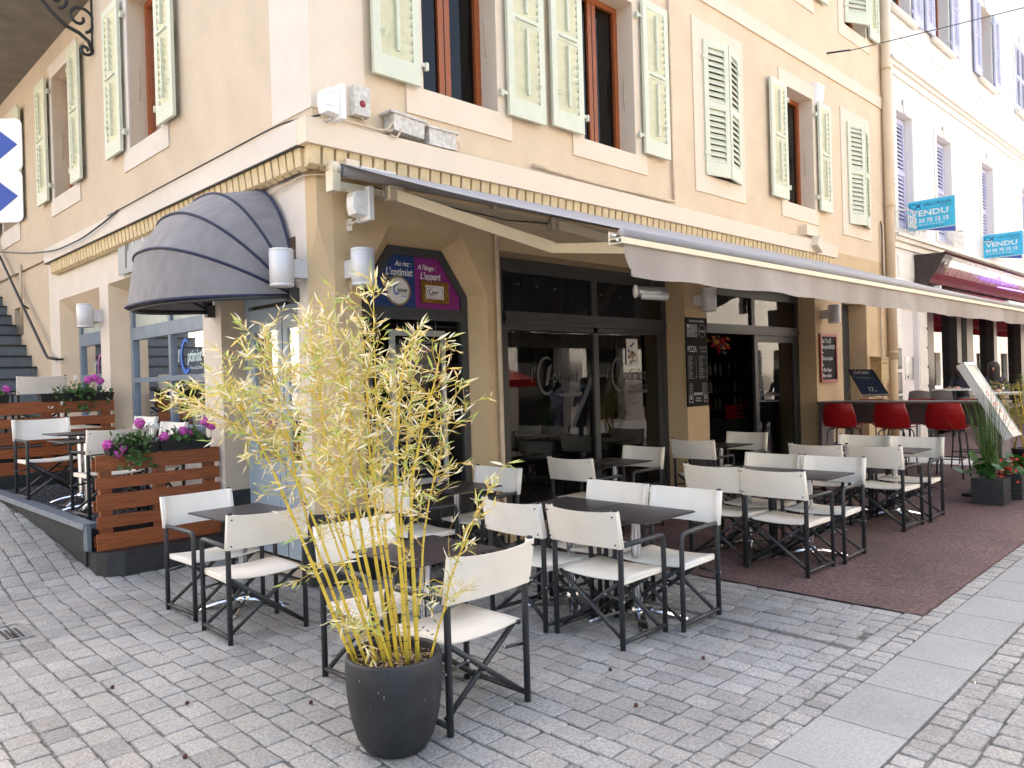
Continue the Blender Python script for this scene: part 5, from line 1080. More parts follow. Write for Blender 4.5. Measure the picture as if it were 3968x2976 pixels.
def planter(c,label,seed,reeds,redn):
    rn=random.Random(seed); t=thing('wicker_planter',label,'planter',c,0,'black wicker planters by the menu stand'); x,y,z=c; q=MB().use('anth'); h=.165
    for k in range(9): z0=z+.005+k*.034; q.box((x-h-.003*(k%2),y-h-.003*(k%2),z0),(x+h+.003*(k%2),y+h+.003*(k%2),z0+.031))
    q.build('basket',t)
    if reeds:
        q=MB().use('grass')
        for k in range(90):
            a=rn.uniform(0,6.28); s_=.05*math.sqrt(rn.random()); p=Vector((x-.08+s_*math.cos(a),y-.02+s_*math.sin(a),z+.3)); L=rn.uniform(.7,1.12); o_=Vector((rn.gauss(0,.10),rn.gauss(.08,.15),1)).normalized(); q.tube([p,p+o_*L*.5,p+o_*L+Vector((rn.gauss(0,.03),rn.gauss(0,.04),-.01))],[.0035,.003,.001],3,False)
        q.build('reeds',t)
    q=MB().use('gleaf2')
    for k in range(26):
        p=Vector((x+rn.gauss(0,.14),y+rn.gauss(0,.14),z+.34+rn.uniform(0,.16))); d=Vector((rn.gauss(0,.6),rn.gauss(-.2,.6),rn.uniform(.3,1))).normalized(); e1=d.orthogonal().normalized();e2=d.cross(e1); r_=rn.uniform(.045,.085)
        q.add([p]+[p+(e1*math.cos(i*PI/4)+e2*math.sin(i*PI/4))*r_+d*.012*(i%2) for i in range(8)],[(0,1+i,1+(i+1)%8) for i in range(8)],True)
    q.build('broad_leaves',t); q=MB().use('redpet')
    for k in range(redn):
        p=Vector((x+.08+rn.gauss(0,.07),y-.12+rn.gauss(0,.06),z+.36+rn.gauss(.03,.05))); d=Vector((rn.gauss(0,1),rn.gauss(0,1),rn.gauss(.3,1))).normalized(); e1=d.orthogonal().normalized();e2=d.cross(e1)
        q.add([p+(e1*math.cos(i*PI/2.5)+e2*math.sin(i*PI/2.5))*.02 for i in range(5)],[(0,1,2,3,4)])
    q.build('red_blooms',t); return t
planter((6.98,-3.15,.08),'near black wicker planter with tall green reeds and red flowers',5,True,60); planter((7.50,-3.22,.09),'far black wicker planter with broad leaves and dark red flowers',6,False,110)
t=thing('potted_bamboo','green bamboo in a black tub at the right edge of the picture','potted plant',(8.75,-3.20,.09)); q=MB().use('black'); q.lathe([(.16,0),(.20,.2),(.23,.5),(.21,.5),(.2,.45)],(8.75,-3.20,.09),20,cap0=True); q.build('tub',t); rn=random.Random(8); q=MB().use('culm'); leaf=MB().use('leafs'); twig=MB().use('culm'); GS=GREENS; GREENS=[(.12,.20,.04),(.2,.28,.06)]; DRY2=DRY; DRY=[(.34,.34,.10),(.4,.28,.1)]
for k in range(14):
    b=Vector((8.75+rn.gauss(0,.07),-3.20+rn.gauss(0,.07),.5)); tp=b+Vector((rn.gauss(0,.2),rn.gauss(0,.2),rn.uniform(.9,1.45))); q.tube([b,b.lerp(tp,.5)+Vector((0,0,.05)),tp],[.009,.007,.003],5)
    for i in range(9): twiglet(b.lerp(tp,rn.uniform(.35,1)),Vector((rn.gauss(0,1),rn.gauss(0,1),rn.gauss(.3,.5))).normalized(),.2,9)
q.build('canes',t); twig.build('twigs',t); leaf.build('foliage',t); GREENS=GS; DRY=DRY2
# mailbox, downpipes
t=thing('mailbox','yellow ochre mailbox on the wall beside the downpipe','mailbox',(12.1,-.1,1.44)); q=MB().use('yellow'); q.box((11.84,-.20,1.46),(12.20,-.001,1.90)); q.build('body',t); q=MB().use('yellow'); q.add([(11.81,-.23,1.90),(12.23,-.23,1.90),(12.23,0,1.90),(11.81,0,1.90),(11.81,-.2,1.93),(12.23,-.2,1.93),(12.23,0,1.96),(11.81,0,1.96)],[(0,1,5,4),(1,2,6,5),(3,0,4,7),(4,5,6,7),(0,3,2,1)]); q.build('lid',t); q=MB().use('black'); q.box((11.93,-.206,1.80),(12.10,-.201,1.82)); q.build('slot',t)
t=thing('downpipe','fat beige downpipe at the joint of the two buildings','downpipe',(12.75,-.1,0)); q=MB().use('wallR'); q.tube([(12.76,-.10,1.9),(12.76,-.10,ZR)],.085,14); q.use('ochre'); q.tube([(12.76,-.10,.1),(12.76,-.10,1.9)],.075,14); q.build('pipe',t); q=MB().use('ochre')
for z in (2.0,4.9,7.6): q.tube([(12.76,-.10,z),(12.76,-.10,z+.05)],.095,14)
q.build('collar',t)
cable([(12.45,-.04,4.6),(12.47,-.05,4.3),(12.44,-.05,3.9),(12.46,-.04,3.5)],.012,'black cable bundle beside the fat downpipe','rubber'); cable([(12.5,-.05,4.55),(12.52,-.05,4.2),(12.52,-.05,3.5)],.02,'pale conduit beside the fat downpipe',name='conduit')
cable([(12.35,-.04,3.4),(12.35,-.04,.1)],.02,'thin ochre pipe left of the fat downpipe at ground level',name='wall_pipe')
q=MB().use('rubber'); q.tube([(10.22,-.03,7.27),(10.5,-.3,7.30),(10.9,-.7,7.42),(11.3,-1.1,7.54),(20,-9.6,10.2)],.008,6); q.tube([(10.22,-.0,7.27),(10.5,-.3,7.31)],.016,6); solo(q,'street_cable','thin cable stretched from the wall up across the street','cable')
# ------------------------------------------------------------------ neighbour building
NBX=13.0; NB=thing('white_building','tall white building with lavender shutters next to the cream one','building',(13,0,0)); XE=34
nw=[rc(13.50,4.6,14.45,7.03),rc(16.05,4.6,17.1,7.03),rc(19.65,4.6,20.75,7.05),rc(23.9,4.6,25.0,7.05),rc(28.0,4.6,29.1,7.05)]
nu=[rc(13.45,9.12,14.5,11.2),rc(16.05,9.2,17.15,11.25),rc(19.78,9.25,20.9,11.25),rc(23.5,9.25,24.6,11.25),rc(28.0,9.25,29.1,11.25)]
gd=[rc(13.55,.02,14.55,3.0),rc(15.2,.5,33,3.3)]
wall('white_wall',FY(0),[(13.0,.02),(XE,.02),(XE,15),(13.0,15)],[(h,h,.25) for h in nw+nu]+[(gd[0],gd[0],.10),(gd[1],gd[1],.3)],None,'facade',NB)
q=MB().use('dark'); q.box((13.02,.32,0),(13.06,12,15)); q.box((XE,.0,0),(XE+.1,12,15)); q.box((13,11.9,0),(XE,12,15)); q.box((13,.01,15),(XE,12,15.1)); q.box((13.06,.35,3.8),(XE,11.9,3.9)); q.box((15,4,.02),(33,4.1,3.8)); q.build('interior',NB)
q=MB().use('white_wall'); q.box((13.5,.10,.02),(14.6,.14,3.05)); q.build('entry_recess',NB)
q=MB().use('white_trim')
q.box((13.02,-.18,4.38),(XE,0,4.44)); q.box((13.02,-.12,4.30),(XE,0,4.379)); q.box((13.02,-.05,4.18),(XE,0,4.299)); q.box((13.02,-.16,7.93),(XE,0,8.0)); q.box((13.02,-.10,7.86),(XE,0,7.929)); q.box((13.02,-.04,7.72),(XE,0,7.859)); q.box((13.02,-.03,8.0),(XE,0,8.35))
q.build('cornice',NB)
q=MB().use('white_trim'); q.box((13.1,-.10,3.44),(15.0,-.0,3.50)); q.box((13.15,-.05,3.36),(14.95,0,3.439)); q.box((13.4,-.012,3.60),(14.85,0,4.05)); q.box((13.44,-.02,3.64),(14.81,-.012,4.01)); q.build('door_entablature',NB)
for xa_,xb_ in ((13.05,13.5),(14.6,15.1)):
    q=MB().use('white_trim')
    for z in [.5+.42*k for k in range(7)]: q.box((xa_,-.015,z),(xb_,0,z+.36))
    q.build('rusticated_pier',NB)
for h in nw+nu:
    (a0,b0),(a1,_),(_,b1),_=h
    q=MB().use('white_trim'); q.poly(rc(a0-.16,b0-.02,a1+.16,b1+.16),[h],.022,FY(-.023)); q.box(((a0+a1)/2-.07,-.05,b1+.0),((a0+a1)/2+.07,-.024,b1+.3))
    if b0>8: q.tube([(a0-.2,-.06,b0-.05),(a1+.2,-.06,b0-.05)],.07,10); q.box((a0-.1,-.02,b0-.5),(a1+.1,0,b0-.45))
    wf=q.build('window',NB)
    q=MB().use('brown' if b0>8 else 'greyw'); q.box((a0,.2,b0),(a0+.07,.24,b1)); q.box((a1-.07,.2,b0),(a1,.24,b1)); q.box((a0+.07,.2,b1-.08),(a1-.07,.24,b1)); q.box(((a0+a1)/2-.05,.2,b0),((a0+a1)/2+.05,.24,b1-.08)); q.build('frame',wf)
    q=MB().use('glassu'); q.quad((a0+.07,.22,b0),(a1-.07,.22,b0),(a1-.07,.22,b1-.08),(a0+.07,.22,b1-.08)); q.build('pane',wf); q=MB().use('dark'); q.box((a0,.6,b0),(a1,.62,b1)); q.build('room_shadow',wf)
for i,h in enumerate(nw):
    (a0,b0),(a1,_),(_,b1),_=h
    # folded inward-reveal shutters of the piano nobile: right one stands in the reveal
    shutter((a1-.01,.16),(-1,0),(0,-1),(a1-a0)*.78,b0+.02,b1-.03,1,False,mt='lav',mt2='lav',parent=NB)
    q=MB().use('white_trim'); q.tube([(a0-.1,-.02,b0+.33),(a0-.1,-.22,b0+.33),(a1+.1,-.22,b0+.33),(a1+.1,-.02,b0+.33)],.014,6); q.tube([(a0-.1,-.22,b0-.13),(a1+.1,-.22,b0-.13)],.01,6)
    for k in range(9):
        xx=a0-.05+k*(a1-a0+.1)/8; q.tube([(xx,-.22,b0-.13),(xx,-.22,b0+.33)],.006,4)
        if k<8: q.tube([(xx+.06+ .05*math.cos(a*.7),-.22,b0+.1+.12*math.sin(a*.7)) for a in range(10)],.007,4)
    q.build('balcony_railing',NB)
for i,h in enumerate(nu):
    (a0,b0),(a1,_),(_,b1),_=h
    if i==3:
        shutter((a0,-.02),(1,0),(0,-1),.53,b0,b1,1,False,mt='lav',mt2='lav',parent=NB); shutter((a1,-.02),(-1,0),(0,-1),.53,b0,b1,1,False,mt='lav',mt2='lav',parent=NB)
    else:
        if i>0: shutter((a0-.08,-.07),(-1,0),(0,-1),.58,b0,b1,1,True,mt='lav',mt2='lav',parent=NB)
        shutter((a1+.08,-.07),(1,0),(0,-1),.58,b0,b1,1,True,mt='lav',mt2='lav',parent=NB)
t=thing('downpipe','white downpipe on the left edge of the white building','downpipe',(13.1,-.06,0)); q=MB().use('white_trim'); q.tube([(13.08,-.06,4.5),(13.08,-.06,15)],.05,12); q.build('pipe',t); q=MB().use('white_trim'); q.tube([(13.08,-.06,7.5),(13.08,-.06,7.56)],.062,12); q.tube([(13.08,-.06,5.4),(13.08,-.06,5.46)],.062,12); q.build('collar',t)
t=thing('intercom','grey door intercom panel in the white entrance recess','intercom',(14.2,.2,1.45)); q=MB().use('steel'); q.box((13.98,.088,1.47),(14.50,.099,1.95)); q.build('plate',t); q=MB().use('ptext')
for i in range(2):
    for k in range(9): q.box((14.06+i*.2,.085,1.90-.035*k),(14.18+i*.2,.0875,1.915-.035*k))
q.use('black'); q.lathe([(0,0),(.03,0),(.03,.004)],(14.12,.086,1.53),12,axis='Y'); q.build('buttons',t)
for k,(z0,z1) in enumerate(((1.70,2.12),(1.20,1.63),(.7,1.15))):
    t=thing('framed_print','%s black and white print on the white pier beside the mailbox'%['upper','middle','lower'][k],'poster',(13.2,-.02,z0)); q=MB().use('black'); q.box((13.10,-.035,z0),(13.42,-.018,z1)); q.build('mount',t); q=MB().use('bar'); q.box((13.13,-.038,z0+.05),(13.39,-.0355,z1-.03)); q.use('pgrey'); q.poly([(13.2,z0+.1),(13.3,z0+.1),(13.28,z1-.12),(13.25,z1-.06),(13.22,z1-.12)],(),0,FY(-.039)); q.build('picture',t)
# cafe front of the neighbour
cf=MB().use('fasc')
for a,b in ((15.1,15.5),(17.2,17.55),(17.95,18.5),(20.4,20.7),(23.3,23.7),(26.5,26.9),(30,30.4)): cf.box((a,-.02,.02),(b,.3,3.5))
cf.box((15.1,-.015,3.30),(33,.28,3.55)); cf.box((15.5,.0,.02),(33,.25,.6)); cfo=cf.build('cafe_front',NB)
q=MB().use('cafeglass'); q.quad((15.5,.15,.6),(33,.15,.6),(33,.15,3.3),(15.5,.15,3.3)); q.build('pane',cfo); q=MB().use('chalk'); q.box((17.56,-.03,1.2),(17.94,.0,3.0)); q.build('menu_column',cfo); q=MB().use('oppw'); q.box((15.6,2.5,.6),(17.0,2.55,3.2)); q.box((18.6,2.5,.6),(20.2,2.55,3.2)); q.build('reflection_panels',cfo)  # pale panels added behind the pane to imitate bright reflections
fas=thing('cafe_fascia','dark carved fascia with mirror and red band above the neighbouring cafe','shop fascia',(15,-.3,3.5))
prof=[(-.02,4.12),(-.62,4.10),(-.62,4.04),(-.58,3.98),(-.52,3.85),(-.42,3.70),(-.34,3.58),(-.30,3.50),(-.02,3.48)]
q=MB().use('fasc'); n=len(prof); xa,xb=14.35,33
for i in range(n-1):
    q.use('marble' if i in (2,3,4) else ('fascred' if i in (5,6) else 'fasc')); x_l=xa+.55 if i in (2,3,4) else xa
    if x_l>xa: q.use('fasc'); q.quad((xa,*prof[i]),(x_l,*prof[i]),(x_l,*prof[i+1]),(xa,*prof[i+1])); q.use('marble')
    q.quad((x_l,*prof[i]),(xb,*prof[i]),(xb,*prof[i+1]),(x_l,*prof[i+1]))
q.use('fasc'); q.add([(xa,a,b) for a,b in prof],[tuple(range(n))]); q.build('board',fas)
q=MB().use('fascred'); q.tube([(xa-.02,-.63,4.09),(xb,-.63,4.09)],.03,8); q.build('moulding',fas)
q=MB().use('ptext')
for i in range(5):
    a=-60+i*30; c_=Vector((14.62+.10*math.sin(R(a)),-.55,3.80+.12*math.cos(R(a)))); q.obox(c_,(math.cos(R(a)),0,-math.sin(R(a))),(0,1,.5),(0,0,1),(.025,.012,.02))
q.use('litter'); q.tube([(14.62+.13*math.cos(k*PI/6),-.56,3.86+.07*math.sin(k*PI/6)) for k in range(13)],.012,5); q.tube([(14.52,-.56,3.74),(14.62,-.54,3.70),(14.74,-.56,3.76)],.012,5); q.build('carved_emblem',fas)
ra=thing('red_awning','red awning of the neighbouring cafe','awning',(18,-.8,3.3)); q=MB().use('redf'); q.quad((15.0,-.30,3.44),(33,-.30,3.44),(33,-1.5,3.02),(15.3,-1.5,3.02)); q.build('canopy',ra); q=MB().use('redf'); q.quad((15.3,-1.52,3.0),(33,-1.52,3.0),(33,-1.54,2.78),(15.3,-1.54,2.78)); q.build('valance',ra); q=MB().use('whitep'); q.box((15.2,-1.55,3.0),(33,-1.49,3.05)); q.box((14.95,-.34,3.30),(15.02,-.2,3.48)); q.build('front_bar',ra)
q=MB().use('purple'); q.tube([(18.2,-.66,3.62),(21.5,-.66,3.66)],.012,6); 
for k in range(3): q.lathe([(0,-.05),(.05,0),(0,.05)],(19.2+k*.14,-.66,3.82+.03*(k%2)),6)
solo(q,'neon_tube','violet neon tube and bulbs in front of the red fascia','neon light')
for x,lb,nx_ in ((13.95,'nearer blue sold sign fixed to the first white balcony','a'),(19.6,'farther blue sold sign cut by the right edge','b')):
    z0=4.55 if nx_=='a' else 4.50; y0=-.05 if nx_=='a' else -.02; wd=.90; ht=.62; t=thing('sold_sign',lb,'estate agent sign',(x,y0,z0),0,'blue estate agent signs')
    q=MB().use('signw'); q.box((x-.006,y0-wd,z0),(x+.006,y0,z0+ht)); q.use('cyan'); q.box((x-.0105,y0-wd+.012,z0+.012),(x-.0065,y0-.012,z0+ht-.012)); q.build('board',t)
    q=MB(); Tv=lambda a,b,d:(x-.013,y0-a,z0+b)
    q.use('navyt'); q.poly([(.04,.46),(.06,.46),(.06,.555),(.04,.555)],(),0,Tv); q.poly([(.08,.555),(.16,.555),(.20,.515),(.24,.555),(.27,.555),(.22,.50),(.27,.455),(.24,.455),(.20,.49),(.165,.455),(.08,.455),(.08,.47),(.155,.47),(.185,.505),(.155,.54),(.08,.54)],(),0,Tv)
    text(q,'DECORDiER',.085,Tv,.31,.485,'navyt',0,'LEFT',0,1.12); text(q,'IMMOBILIER',.032,Tv,.62,.445,'navyt',0,'LEFT',0,1.2)
    q.box((x-.0132,y0-.86,z0+.425),(x-.013,y0-.06,z0+.428)); q.box((x-.0132,y0-.86,z0+.262),(x-.013,y0-.06,z0+.265))
    text(q,'VENDU',.165,Tv,.07,.29,'signw',0,'LEFT',.003,1.28); text(q,'04 50 75 15 15',.115,Tv,.06,.155,'signw',0,'LEFT',.003,1.02); text(q,'11, rue Nationale - Evian-les-Bains',.046,Tv,.07,.095,'signw',0,'LEFT',0,.98); text(q,'contact@decordier-immobilier.com',.042,Tv,.06,.04,'navyt',0,'LEFT',0,1.02)
    q.build('lettering',t); q=MB().use('signblue'); q.add([(x,y0-.2,z0+.02),(x+.5,y0-.75,z0-.03),(x+.5,y0-.75,z0+.55),(x,y0-.2,z0+.6)],[(0,1,2,3)]); q.add([(x+.012,y0-.2,z0+.02),(x+.512,y0-.75,z0-.03),(x+.512,y0-.75,z0+.55),(x+.012,y0-.2,z0+.6)],[(0,1,2,3)]); q.build('rear_board',t); q=MB().use('steel'); q.tube([(x+.02,.0,z0+.5),(x+.02,y0-.5,z0+.5)],.012,6); q.build('bracket',t)
# cafe terrace tables and people far right
def person(loc,rz,pose,label,hair_long=True,shirt='shirtd',legs='jeans',cap=False,maskon=False,scale=1.0,held=None):
    J=pose; names=list(J.keys()); idx={n:i for i,n in enumerate(names)}
    E_=[('pelvis','waist'),('waist','chest'),('chest','neck'),('neck','head0'),('head0','head1'),('chest','shL'),('shL','elL'),('elL','wrL'),('wrL','haL'),('chest','shR'),('shR','elR'),('elR','wrR'),('wrR','haR'),('pelvis','hipL'),('hipL','knL'),('knL','anL'),('anL','toL'),('pelvis','hipR'),('hipR','knR'),('knR','anR'),('anR','toR')]
    RD=dict(pelvis=(.15,.11),waist=(.13,.095),chest=(.15,.10),neck=(.05,.05),head0=(.07,.08),head1=(.085,.10),shL=(.06,.06),shR=(.06,.06),elL=(.042,.042),elR=(.042,.042),wrL=(.028,.026),wrR=(.028,.026),haL=(.04,.02),haR=(.04,.02),hipL=(.09,.09),hipR=(.09,.09),knL=(.058,.058),knR=(.058,.058),anL=(.04,.04),anR=(.04,.04),toL=(.04,.03),toR=(.04,.03))
    me=bpy.data.meshes.new('person'); me.from_pydata([J[n] for n in names],[(idx[a],idx[b]) for a,b in E_],[]); o=bpy.data.objects.new('p',me); COL.objects.link(o)
    sk_=o.modifiers.new('s','SKIN'); sk_.use_smooth_shade=True
    for n in names: me.skin_vertices[0].data[idx[n]].radius=RD[n]; me.skin_vertices[0].data[idx[n]].use_root=(n=='pelvis')
    sb=o.modifiers.new('b','SUBSURF'); sb.levels=2; sb.render_levels=2
    dg=bpy.context.evaluated_depsgraph_get(); nm=bpy.data.meshes.new_from_object(o.evaluated_get(dg)); bpy.data.objects.remove(o); nm.name='body'
    for mm_ in ('skin',shirt,legs): nm.materials.append(M[mm_])
    nk=Vector(J['neck']); pel=Vector(J['pelvis'])
    for p in nm.polygons:
        c=p.center; dh=(c-Vector(J['head0'])).length
        hand=min((c-Vector(J[k])).length for k in ('haL','haR')); 
        leg=min((c-Vector(J[k])).length for k in ('knL','knR','anL','anR','toL','toR','hipL','hipR'))
        tor=min((c-Vector(J[k])).length for k in ('waist','chest','shL','shR','elL','elR'))
        if c.z>nk.z-.0 and (c-Vector(J['head1'])).length<.26: p.material_index=0
        elif hand<.09: p.material_index=0
        elif leg<tor or c.z<pel.z-.06: p.material_index=2
        else: p.material_index=1
        p.use_smooth=True
    t=thing('person',label,'person',loc,rz); bo=bpy.data.objects.new('body',nm); COL.objects.link(bo); bo.parent=t; ORG[bo.name]=Vector((0,0,0))
    h=Vector(J['head1']); q=MB().use('hair'); q.lathe([(.0,.125),(.06,.11),(.095,.06),(.105,0),(.10,-.06)]+([(.10,-.16),(.07,-.24)] if hair_long else [(.09,-.09)]),(h.x,h.y-.025,h.z),14); ORG[t.name]=Vector((0,0,0)); q.build('hair',t)
    q=MB().use('skin'); q.lathe([(0,.03),(.012,.02),(.014,-.01),(0,-.02)],(h.x,h.y+.10,h.z-.02),8)
    for sx in (-1,1): q.use('black'); q.lathe([(0,.008),(.01,0),(0,-.008)],(h.x+sx*.033,h.y+.088,h.z+.015),8)
    q.use('mask' if maskon else 'redpet'); 
    if maskon: q.lathe([(.02,.03),(.065,.015),(.07,-.03),(.04,-.07)],(h.x,h.y+.035,h.z-.045),12)
    else: q.box((h.x-.022,h.y+.088,h.z-.055),(h.x+.022,h.y+.094,h.z-.045))
    q.build('face_mask' if maskon else 'face',t)
    q=MB().use('skin')
    for s2,w_n,e_n in (('haL','wrL','elL'),('haR','wrR','elR')):
        ha=Vector(J[s2]); d=(ha-Vector(J[w_n])).normalized(); sd=d.cross(Vector((0,0,1))); sd=sd.normalized() if sd.length>.1 else Vector((1,0,0)); up_=sd.cross(d)
        for k in range(4): b=ha+sd*(.027-.018*k); L=(.07,.08,.075,.058)[k]; q.tube([b,b+d*L*.55-up_*.008,b+d*L*.8-up_*.03],[.0085,.008,.006],6)
        b=ha-d*.02+sd*.035; q.tube([b,b+d*.02+sd*.03,b+d*.05+sd*.035],[.01,.009,.007],6)
    q.build('fingers',t)
    if cap: q=MB().use('cap'); q.lathe([(0,.14),(.07,.13),(.11,.08),(.112,.045)],(h.x,h.y-.01,h.z),16); q.add([(h.x-.08,h.y+.07,h.z+.05),(h.x+.08,h.y+.07,h.z+.05),(h.x+.05,h.y+.19,h.z+.035),(h.x-.05,h.y+.19,h.z+.035)],[(0,1,2,3)]); q.build('cap',t)
    return t
STAND=dict(pelvis=(0,0,.95),waist=(0,.0,1.12),chest=(0,0,1.32),neck=(0,0,1.46),head0=(0,.01,1.52),head1=(0,.02,1.60),shL=(-.17,0,1.39),elL=(-.24,.02,1.12),wrL=(-.16,.20,1.16),haL=(-.11,.27,1.20),shR=(.17,0,1.39),elR=(.24,.02,1.12),wrR=(.14,.20,1.18),haR=(.09,.27,1.22),hipL=(-.09,0,.90),knL=(-.10,.02,.50),anL=(-.10,0,.09),toL=(-.11,.14,.03),hipR=(.09,0,.90),knR=(.10,.02,.50),anR=(.10,0,.09),toR=(.11,.14,.03))
SIT=dict(STAND); SIT.update(pelvis=(0,0,.52),waist=(0,.0,.68),chest=(0,.03,.90),neck=(0,.06,1.05),head0=(0,.08,1.11),head1=(0,.10,1.19),shL=(-.17,.04,.98),elL=(-.22,.12,.74),wrL=(-.12,.34,.76),haL=(-.07,.41,.78),shR=(.17,.04,.98),elR=(.22,.12,.74),wrR=(.12,.34,.76),haR=(.07,.41,.78),hipL=(-.10,.06,.50),knL=(-.12,.44,.50),anL=(-.12,.42,.09),toL=(-.12,.55,.03),hipR=(.10,.06,.50),knR=(.12,.44,.50),anR=(.12,.42,.09),toR=(.12,.55,.03))
WALK=dict(STAND); WALK.update(elL=(-.22,-.10,1.12),wrL=(-.20,-.02,.90),haL=(-.20,.02,.83),elR=(.22,.06,1.14),wrR=(.16,.22,1.05),haR=(.13,.29,1.06),knL=(-.10,.14,.50),anL=(-.10,.10,.10),toL=(-.10,.24,.05),knR=(.10,.0,.50),anR=(.10,-.16,.12),toR=(.10,-.04,.03))
person((8.55,-4.42,.05),R(95),WALK,'woman in a grey cap, lilac dress and mask, reflected in the shopfront',True,'shirtg','shirtg',True,True)
person((9.15,-4.15,.0),R(75),STAND,'dark-haired person in a mask holding a phone, reflected in the shopfront',True,'shirtg','jeans',False,True)
person((16.0,-.42,.48),R(80),SIT,'dark-haired woman with bare arms sitting at a table outside the next cafe',True,'shirtd','shirtd')
person((18.2,.9,.1),R(200),WALK,'person in a white shirt seen through the neighbouring cafe window',False,'shirtw','jeans')
person((13.1,-1.75,.48),R(100),SIT,'person dressed in black seated at the far right edge',True,'shirtd','shirtd')
def ctable(x,y,label,H=1.23):
    t=thing('cafe_table',label,'table',(x,y,0),0,'tables of the neighbouring cafe'); q=MB().use('paperw'); q.box((x-.3,y-.38,H-.035),(x+.3,y+.38,H)); q.build('tabletop',t); q=MB().use('black'); q.lathe([(.22,0),(.22,.02),(.035,.04),(.035,H-.036)],(x,y,0),14); q.build('pedestal',t)
ctable(15.55,.12-.5,'pale table in front of the seated woman outside the next cafe'); ctable(12.6,-1.95,'grey-topped cafe table at the right edge behind the menu stand')
def cchair(x,y,label):
    t=thing('mesh_chair',label,'chair',(x,y,0),0,'grey mesh chairs of the neighbouring cafe'); q=MB().use('creamc'); vs=[]
    for j in range(6):
        for i in range(9): u_=-1+i/4; z=.86+.40*j/5; vs.append((x-.22-.03*j/5+.06*u_*u_,y+u_*.22*(1-.12*(j/5)**3),z-.03*u_*u_*(j/5)))
    q.add(vs,[(j*9+i,j*9+i+1,(j+1)*9+i+1,(j+1)*9+i) for j in range(5) for i in range(8)],True); q.build('backrest',t); q=MB().use('creamc'); q.box((x-.2,y-.2,.80),(x+.22,y+.2,.83)); q.build('seat',t); q=MB().use('black')
    for a in (-.18,.2):
        for b in (-.18,.18): q.tube([(x+a,y+b,.80),(x+a*1.1,y+b*1.1,0)],.012,6)
    q.build('legs',t)
cchair(13.6,-.35,'left grey mesh chair behind the bar table'); cchair(13.7,-.72,'right grey mesh chair behind the bar table')
# ------------------------------------------------------------------ direction signs at the left edge
t=thing('direction_sign_post','pole with two white plates bearing blue diamonds at the left edge','road sign',(-2.9,1.3,0))
dd=7.3
def pt(px,py,dist=dd): 
    d=f2+r3*(px-1984)/2999.3-u3*(py-1488)/2999.3; return CP+d*dist
c_=pt(-17,562); c2_=pt(-14,762)
ex=r3.copy(); ex.z=0; ex.normalize(); ez=Vector((0,0,1)); en=ex.cross(ez)
q=MB().use('iron'); q.tube([(c_.x+.03*f2.x,c_.y+.03*f2.y,gz(c_.x,c_.y)-.02),(c_.x+.03*f2.x,c_.y+.03*f2.y,c_.z+.28)],.03,12); q.build('pole',t)
t.location=(c_.x,c_.y,0); q_off=Vector((0,0,0))
t.location=(0,0,0); ORG[t.name]=Vector((0,0,0))
for cc in (c_,c2_):
    q=MB().use('signw'); h=.245; rr_=.06; Ff=lambda a,b,d: cc+ex*a+ez*b+Vector((f2.x,f2.y,0))*d
    pts=[]
    for sx,sy_,a0 in ((1,1,0),(-1,1,90),(-1,-1,180),(1,-1,270)):
        for k in range(6): a=R(a0+k*18); pts.append((sx*(h-rr_)+rr_*math.cos(a),sy_*(h-rr_)+rr_*math.sin(a)))
    q.poly(pts,(),.012,Ff); pl=q.build('sign_plate',t)
    q=MB().use('signblue'); q.poly([(.207,0),(.0,.165),(-.207,0),(0,-.165)],(),0,lambda a,b,d: Ff(a,b,-.003)); q.build('diamond',pl)
# ------------------------------------------------------------------ opposite side of the street (seen in the glass)
OP=thing('opposite_building','pale building across the right-hand street, seen in reflections','building',(12,-9.6,0))
hs=[rc(3+k*3.2,.3,4.9+k*3.2,2.7) for k in range(26)]+[rc(3.2+k*3.2,4.2,4.4+k*3.2,6.2) for k in range(26)]
wall('oppw',lambda a,b,d:(a,-9.6-d,b),rc(1,0,90,8.5),[(h,h,.3) for h in hs],None,'facade',OP)
q=MB().use('dark'); q.box((1,-10.0,0),(90,-9.95,8.5)); q.build('interior',OP)
q=MB().use('oppw'); q.box((8,-9.6,0),(12,-8.6,.35)); q.box((8.3,-9.6,.35),(12,-9.0,.6)); q.box((14.5,-9.6,0),(15.1,-9.2,6)); q.build('entrance_steps',OP)
t=thing('red_awning','red awning across the street, reflected in the shopfront','awning',(7,-8.5,2.4)); q=MB().use('red'); q.add([(9.2,-9.4,2.05),(12.0,-9.4,2.05),(12.0,-8.3,1.72),(9.2,-8.3,1.72),(9.2,-8.3,1.52),(12.0,-8.3,1.52)],[(0,1,2,3),(3,2,5,4)]); q.build('canopy',t)
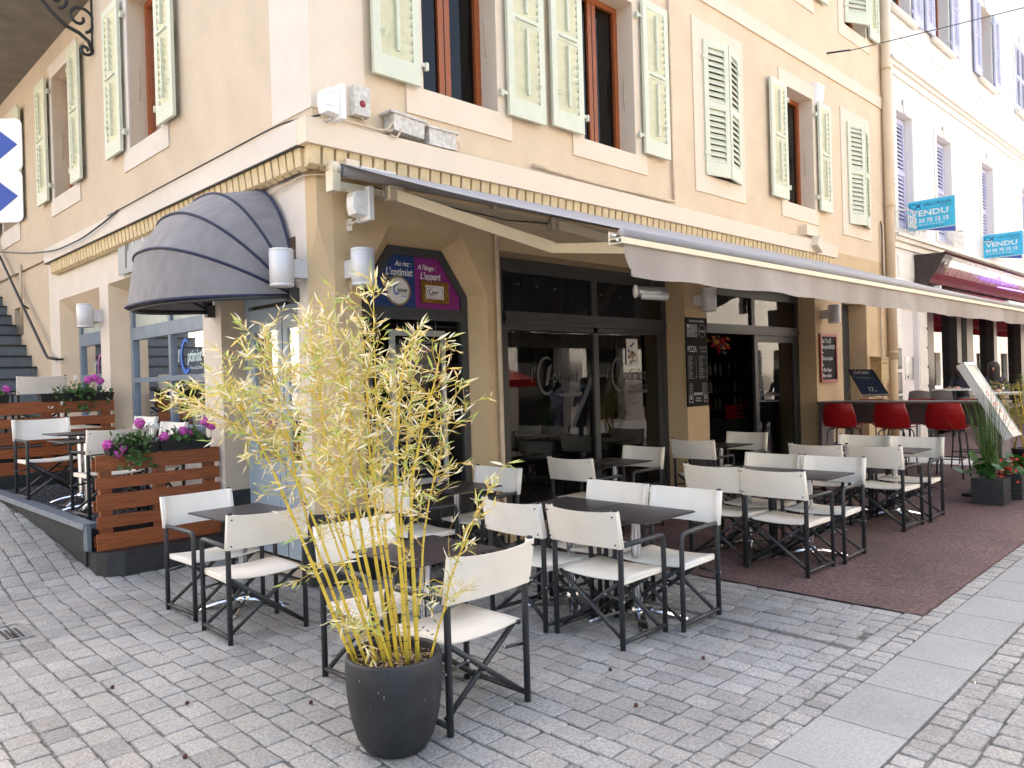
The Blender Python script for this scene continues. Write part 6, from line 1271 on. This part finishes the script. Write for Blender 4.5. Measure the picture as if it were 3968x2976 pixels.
t=thing('orange_bistro_table','small orange metal table across the street, reflected in the door glass','table',(28,-8.9,.3)); q=MB().use('filt'); q.lathe([(0,.72),(.3,.72),(.3,.74),(0,.74)],(28,-8.9,.3),20); q.build('tabletop',t)
q=MB().use('filt')
for k in range(3): a=k*2.1; q.tube([(28,-8.9,1.02),(28+.06*math.cos(a),-8.9+.06*math.sin(a),.7),(28+.28*math.cos(a),-8.9+.28*math.sin(a),.3)],.02,6)
q.build('legs',t)
L2=thing('facing_house','pale house across the left-hand street behind the camera','building',(-9.5,3,0)); q=MB().use('oppw'); q.box((-10.5,-3,0),(-9.5,22,8)); q.build('wall',L2)
# small litter on the paving
rn=random.Random(31); q=MB().use('orange')
for x,y in [(-2.55,-1.1),(-2.3,.2),(-1.95,-.95),(-2.0,-2.1),(-2.75,-2.3),(-2.6,-2.45),(-2.4,-2.7),(-1.75,-1.5),(-1.9,-2.65),(-1.3,-2.0),(-.2,-3.3),(.1,-2.9),(.6,-3.2),(-2.5,-.4)]:
    q.lathe([(0,0),(.010,.004),(.012,.011),(.008,.02),(0,.023)],(x,y,.002),8)
q.build('fallen_berries',kind='stuff',label='small brown berries scattered on the cobbles',category='berries')
q=MB().use('pink')
for k in range(90):
    x,y=-1.1+rn.gauss(0,.35),1.68-abs(rn.gauss(0,.22)); s2=rn.uniform(.004,.010); q.add([(x,y,.008),(x+s2,y+.002,.010),(x+s2,y+s2,.008),(x,y+s2,.011)],[(0,1,2,3)])
q.build('fallen_petals',kind='stuff',label='magenta petals scattered below the nearer pallet screen',category='petals')
for (x,y,a),lb in zip(((1.20,-4.47,.3),(.55,-3.55,1.0)),('cigarette end with an orange tip beside the pale gutter slabs','white paper scrap on the cobbles left of the gutter slabs')):
    d=Vector((math.cos(a),math.sin(a),0)); p=Vector((x,y,.009)); q=MB().use('ptext'); q.tube([p,p+d*.03],.004,8)
    if 'cig' in lb: q.use('filt'); q.tube([p+d*.03,p+d*.045],.0042,8)
    solo(q,'cigarette_end' if 'cig' in lb else 'paper_scrap',lb,'litter')
